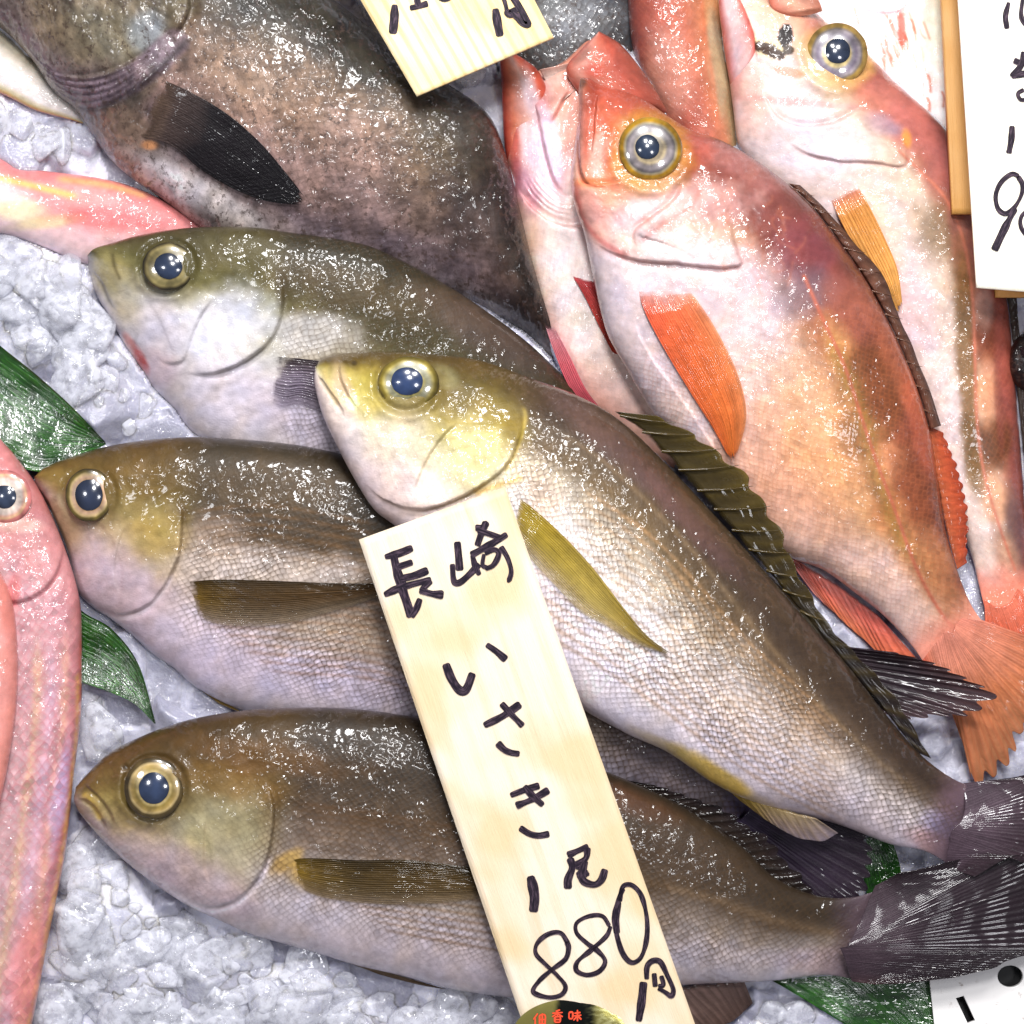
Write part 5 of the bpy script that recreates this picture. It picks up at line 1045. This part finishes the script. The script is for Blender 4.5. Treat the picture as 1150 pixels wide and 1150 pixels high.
# ---------------------------------------------------------------- crushed ice
def ico(n):
    import bmesh
    bm = bmesh.new(); bmesh.ops.create_icosphere(bm, subdivisions=n, radius=1)
    v = np.array([p.co[:] for p in bm.verts]); f = np.array([[q.index for q in p.verts] for p in bm.faces]); bm.free(); return v, f
IV4, IF4 = ico(5); IV3, IF3 = ico(4)
def ice_mat():
    m, nt = newmat('ice'); g = NT(nt)
    out = g.n('ShaderNodeOutputMaterial'); b = g.n('ShaderNodeBsdfPrincipled')
    obj = g.n('ShaderNodeTexCoord').outputs['Object']
    n1 = g.noise(obj, 130, 4, .6); n2 = g.noise(obj, 800, 3, .65); n3 = g.noise(obj, 60, 3, .6)
    fr = g.n('ShaderNodeAttribute', attribute_name='frost').outputs['Fac']
    base = g.mix(g.ramp(g.math('ADD', n1, g.math('MULTIPLY', g.math('SUBTRACT', fr, .5), .6)), .25, .85), lin('#a8a8b8'), lin('#dcdce8'))
    g.l(g.ramp(g.math('ADD', n3, g.math('MULTIPLY', g.math('SUBTRACT', .5, fr), .35)), .42, .70, .0, .3), b.inputs['Transmission Weight'])
    g.l(base, b.inputs['Base Color'])
    b.inputs['Subsurface Weight'].default_value = 1.; b.inputs['Subsurface Radius'].default_value = (.0026, .0028, .0034); b.inputs['Subsurface Scale'].default_value = 1.
    b.inputs['Roughness'].default_value = .07; b.inputs['IOR'].default_value = 1.31
    b.inputs['Coat Weight'].default_value = 1.; b.inputs['Coat Roughness'].default_value = .05; b.inputs['Coat IOR'].default_value = 1.5
    hb = g.math('ADD', g.math('MULTIPLY', n1, .8), g.math('MULTIPLY', n2, .2))
    nb = g.bump(hb, S * 4); g.l(nb, b.inputs['Normal']); g.l(g.bump(g.noise(obj, 380, 2, .6), S * 5.5), b.inputs['Coat Normal'])
    gl = g.n('ShaderNodeBsdfTransparent'); gl.inputs['Color'].default_value = (.95, .955, .975, 1)
    mx = g.n('ShaderNodeMixShader'); mx.inputs[0].default_value = 0.0; g.l(b.outputs[0], mx.inputs[1]); g.l(gl.outputs[0], mx.inputs[2])
    g.l(mx.outputs[0], out.inputs[0]); return m
def zm(x, y, r=0):
    xi = int(np.clip(x + 125, 0, 1399)); yi = int(np.clip(y + 125, 0, 1399)); r = int(r)
    return ZMAP[max(0, yi - r):yi + r + 1, max(0, xi - r):xi + r + 1]
def crushed_ice():
    st = 2.0
    xs = np.arange(-130, 1285, st); X, Y = np.meshgrid(xs, xs, indexing='ij'); n = len(xs)
    Hh = np.full(X.shape, -30.); tint = np.zeros(X.shape)
    Xw = X + 5 * fbm(X, Y, 26, 41, 3); Yw = Y + 5 * fbm(X, Y, 26, 51, 3)
    spots = []
    for step, r0, r1, z0, z1 in ((38, 26, 48, 4, 24), (34, 14, 30, 8, 32)):
        for gx in np.arange(-130, 1290, step):
            for gy in np.arange(-130, 1290, step):
                if step == 34 and random.random() < .45: continue
                spots.append((gx + random.uniform(-.5, .5) * step, gy + random.uniform(-.5, .5) * step, random.uniform(r0, r1), random.uniform(z0, z1)))
    spots += [(130, 1020, 52, 46), (95, 1075, 44, 34), (160, 1122, 50, 38), (60, 330, 50, 36), (120, 445, 40, 40), (330, 1112, 48, 42), (235, 1098, 40, 36)]
    for (x, y, r, z) in spots:
        R = r * 1.5
        i0, i1 = np.searchsorted(xs, (x - R, x + R)); j0, j1 = np.searchsorted(xs, (y - R, y + R))
        if i1 <= i0 or j1 <= j0: continue
        dx = Xw[i0:i1, j0:j1] - x; dy = Yw[i0:i1, j0:j1] - y
        a0 = random.uniform(0, 6.28); hh = np.full(dx.shape, 1e9)
        tx, ty = np.random.normal(0, .16, 2)
        top = z + tx * dx + ty * dy
        for k in range(random.randint(5, 8)):
            a = a0 + k * 6.28 / 6.5 + random.uniform(-.3, .3); d = r * random.uniform(.55, .95); sl = random.uniform(.9, 2.4)
            hh = np.minimum(hh, top + (d - dx * math.cos(a) - dy * math.sin(a)) * sl - 0)
        for k in range(random.randint(1, 3)):
            a = random.uniform(0, 6.28); sl = random.uniform(.25, .6)
            hh = np.minimum(hh, top + (r * random.uniform(.1, .5) - dx * math.cos(a) - dy * math.sin(a)) * sl)
        e = 3.0                                                   # rounded ridges
        hc = -np.logaddexp(-hh / e, -top / e) * e
        old = Hh[i0:i1, j0:j1]; m = hc > old
        new = np.logaddexp(hc / 1.6, old / 1.6) * 1.6
        Hh[i0:i1, j0:j1] = new; tt = tint[i0:i1, j0:j1]; tt[m] = random.uniform(0, 1); tint[i0:i1, j0:j1] = tt
    Hh = np.maximum(Hh, -4 + 8 * fbm(X, Y, 30, 3)) + 2.5 * fbm(X, Y, 18, 61, 4) * (.4 + tint) + 1. * fbm(X, Y, 6, 71, 3)
    # lies under whatever rests on it
    xi = np.clip((X + 125).astype(int), 0, 1399); yi = np.clip((Y + 125).astype(int), 0, 1399)
    zt = ZMAP[yi, xi]; cov = zt > -45
    Hh = np.where(cov, np.minimum(Hh, zt - 10), Hh)
    for _ in range(2):
        Hs = (np.roll(Hh, 1, 0) + np.roll(Hh, -1, 0) + np.roll(Hh, 1, 1) + np.roll(Hh, -1, 1) + 2 * Hh) / 6; Hh = np.where(cov, Hs, Hh * .8 + Hs * .2)
    co_ = W(X, Y, Hh).reshape(-1, 3)
    q = gridf(n, n)[:, ::-1]; tri = np.vstack([q[:, [0, 1, 2]], q[:, [0, 2, 3]]]); nt_ = len(tri); vs = [co_]; fs = [tri]; off = len(co_)
    IV, IF = ico(4)
    k = 0
    while k < 500:
        i, j = random.randrange(40, n - 40), random.randrange(40, n - 40)
        if cov[i - 6:i + 7, j - 6:j + 7].any(): k += .02; continue
        k += 1
        r = random.uniform(13, 44) * random.uniform(.55, 1.); nn = np.random.normal(size=(8, 3)); nn /= np.linalg.norm(nn, axis=1)[:, None]; hh = np.random.uniform(.4, .85, 8)
        dn = IV @ nn.T; rr = np.where(dn > .05, hh / np.maximum(dn, .05), 9); rad = (np.sum(rr ** -60., axis=1) + 1) ** (-1 / 60)
        P = IV * rad[:, None] * r * np.random.uniform(.7, 1.2, 3) * np.array([1, 1, .55])
        vs.append(W(xs[i] + P[:, 0], xs[j] + P[:, 1], Hh[i, j] + r * .02 + P[:, 2])); fs.append(IF + off); off += len(IV)
    fa = np.vstack(fs)
    o = mesh('crushed_ice', np.concatenate(vs), fa, ice_mat(), None, None, {'frost': np.r_[tint.reshape(-1), np.full(off - len(co_), .5)]})
    m2, nt2 = newmat('clear_ice'); g2 = NT(nt2); out = g2.n('ShaderNodeOutputMaterial'); gl = g2.n('ShaderNodeBsdfPrincipled')
    gl.inputs['Base Color'].default_value = (.68, .69, .76, 1); gl.inputs['Roughness'].default_value = .12; gl.inputs['Coat Weight'].default_value = 1; gl.inputs['Coat Roughness'].default_value = .04
    ob = g2.n('ShaderNodeTexCoord').outputs['Object']; nn_ = g2.noise(ob, 260, 3, .6)
    tp = g2.n('ShaderNodeBsdfTransparent'); mx = g2.n('ShaderNodeMixShader'); g2.l(g2.ramp(nn_, .35, .65, .22, .6), mx.inputs[0]); g2.l(tp.outputs[0], mx.inputs[1]); g2.l(gl.outputs[0], mx.inputs[2]); g2.l(mx.outputs[0], out.inputs[0])
    bb = g2.bump(g2.noise(ob, 330, 1.5, .5), S * 1.5); g2.l(bb, gl.inputs['Normal']); g2.l(bb, gl.inputs['Coat Normal'])
    o.data.materials.append(m2); mi = np.zeros(len(fa), np.int32); mi[nt_:] = 1; o.data.polygons.foreach_set('material_index', mi)
    tag(o, 'crushed ice lumps filling the display under the fish', 'ice', kind='stuff')
crushed_ice()
def bed():
    m, nt = newmat('meltwater_bed'); g = NT(nt)
    out = g.n('ShaderNodeOutputMaterial'); b = g.n('ShaderNodeBsdfPrincipled'); g.l(b.outputs[0], out.inputs[0])
    n = g.noise(g.n('ShaderNodeTexCoord').outputs['Object'], 60, 5, .6)
    g.l(g.mix(n, lin('#b4b6c6'), lin('#eef0f8')), b.inputs['Base Color']); b.inputs['Roughness'].default_value = .2
    g.l(g.bump(n, S * 10), b.inputs['Normal'])
    x = np.linspace(-900, 2050, 60); X, Y = np.meshgrid(x, x, indexing='ij')
    Z = -34 + 10 * fbm(X, Y, 160, 2)
    o = mesh('ground', W(X, Y, Z), gridf(60, 60)[:, ::-1], m); tag(o, kind='structure')
bed()

# ---------------------------------------------------------------- camera and lamps
cam = bpy.data.cameras.new('camera'); co = bpy.data.objects.new('camera', cam); COL.objects.link(co)
co.location = (0, 0, H * S); cam.sensor_width = 36; cam.lens = 36 * H / 1150; cam.clip_end = 50; cam.clip_start = .01
SC.camera = co
def lamp(x, y, z, size, power, colr, tx=575, ty=575):
    l = bpy.data.lights.new('lamp', 'AREA'); l.shape = 'DISK'; l.size = size; l.energy = power; l.color = colr
    o = bpy.data.objects.new('lamp', l); COL.objects.link(o)
    p = np.array([(x - 575) * S, (575 - y) * S, z * S]); o.location = p
    import mathutils
    d = mathutils.Vector(((tx - 575) * S, (575 - ty) * S, 0)) - mathutils.Vector(p)
    o.rotation_euler = d.to_track_quat('-Z', 'Y').to_euler()
    return o
lamp(1500, -1500, 2900, .2, 6.8, (1, .985, .97), 800, 400)
lamp(300, -1900, 3000, .2, 8.5, (1, .98, .98), 500, 500)
lamp(700, -900, 3800, .2, 8, (1, .99, 1))
lamp(-1500, 300, 3600, .2, 2.6, (.95, .96, 1))
lamp(1900, 900, 3400, .2, 2.2, (.96, .96, 1))
w = bpy.data.worlds.new('World'); SC.world = w; w.use_nodes = True
w.node_tree.nodes['Background'].inputs[0].default_value = (.86, .86, 1., 1); w.node_tree.nodes['Background'].inputs[1].default_value = .17
SC.view_settings.view_transform = 'Standard'; SC.view_settings.look = 'None'; SC.view_settings.exposure = .16; SC.view_settings.gamma = 1
SC.cycles.max_bounces = 8; SC.cycles.use_denoising = True; SC.cycles.caustics_reflective = False; SC.cycles.caustics_refractive = False
SC.cycles.sample_clamp_indirect = 4
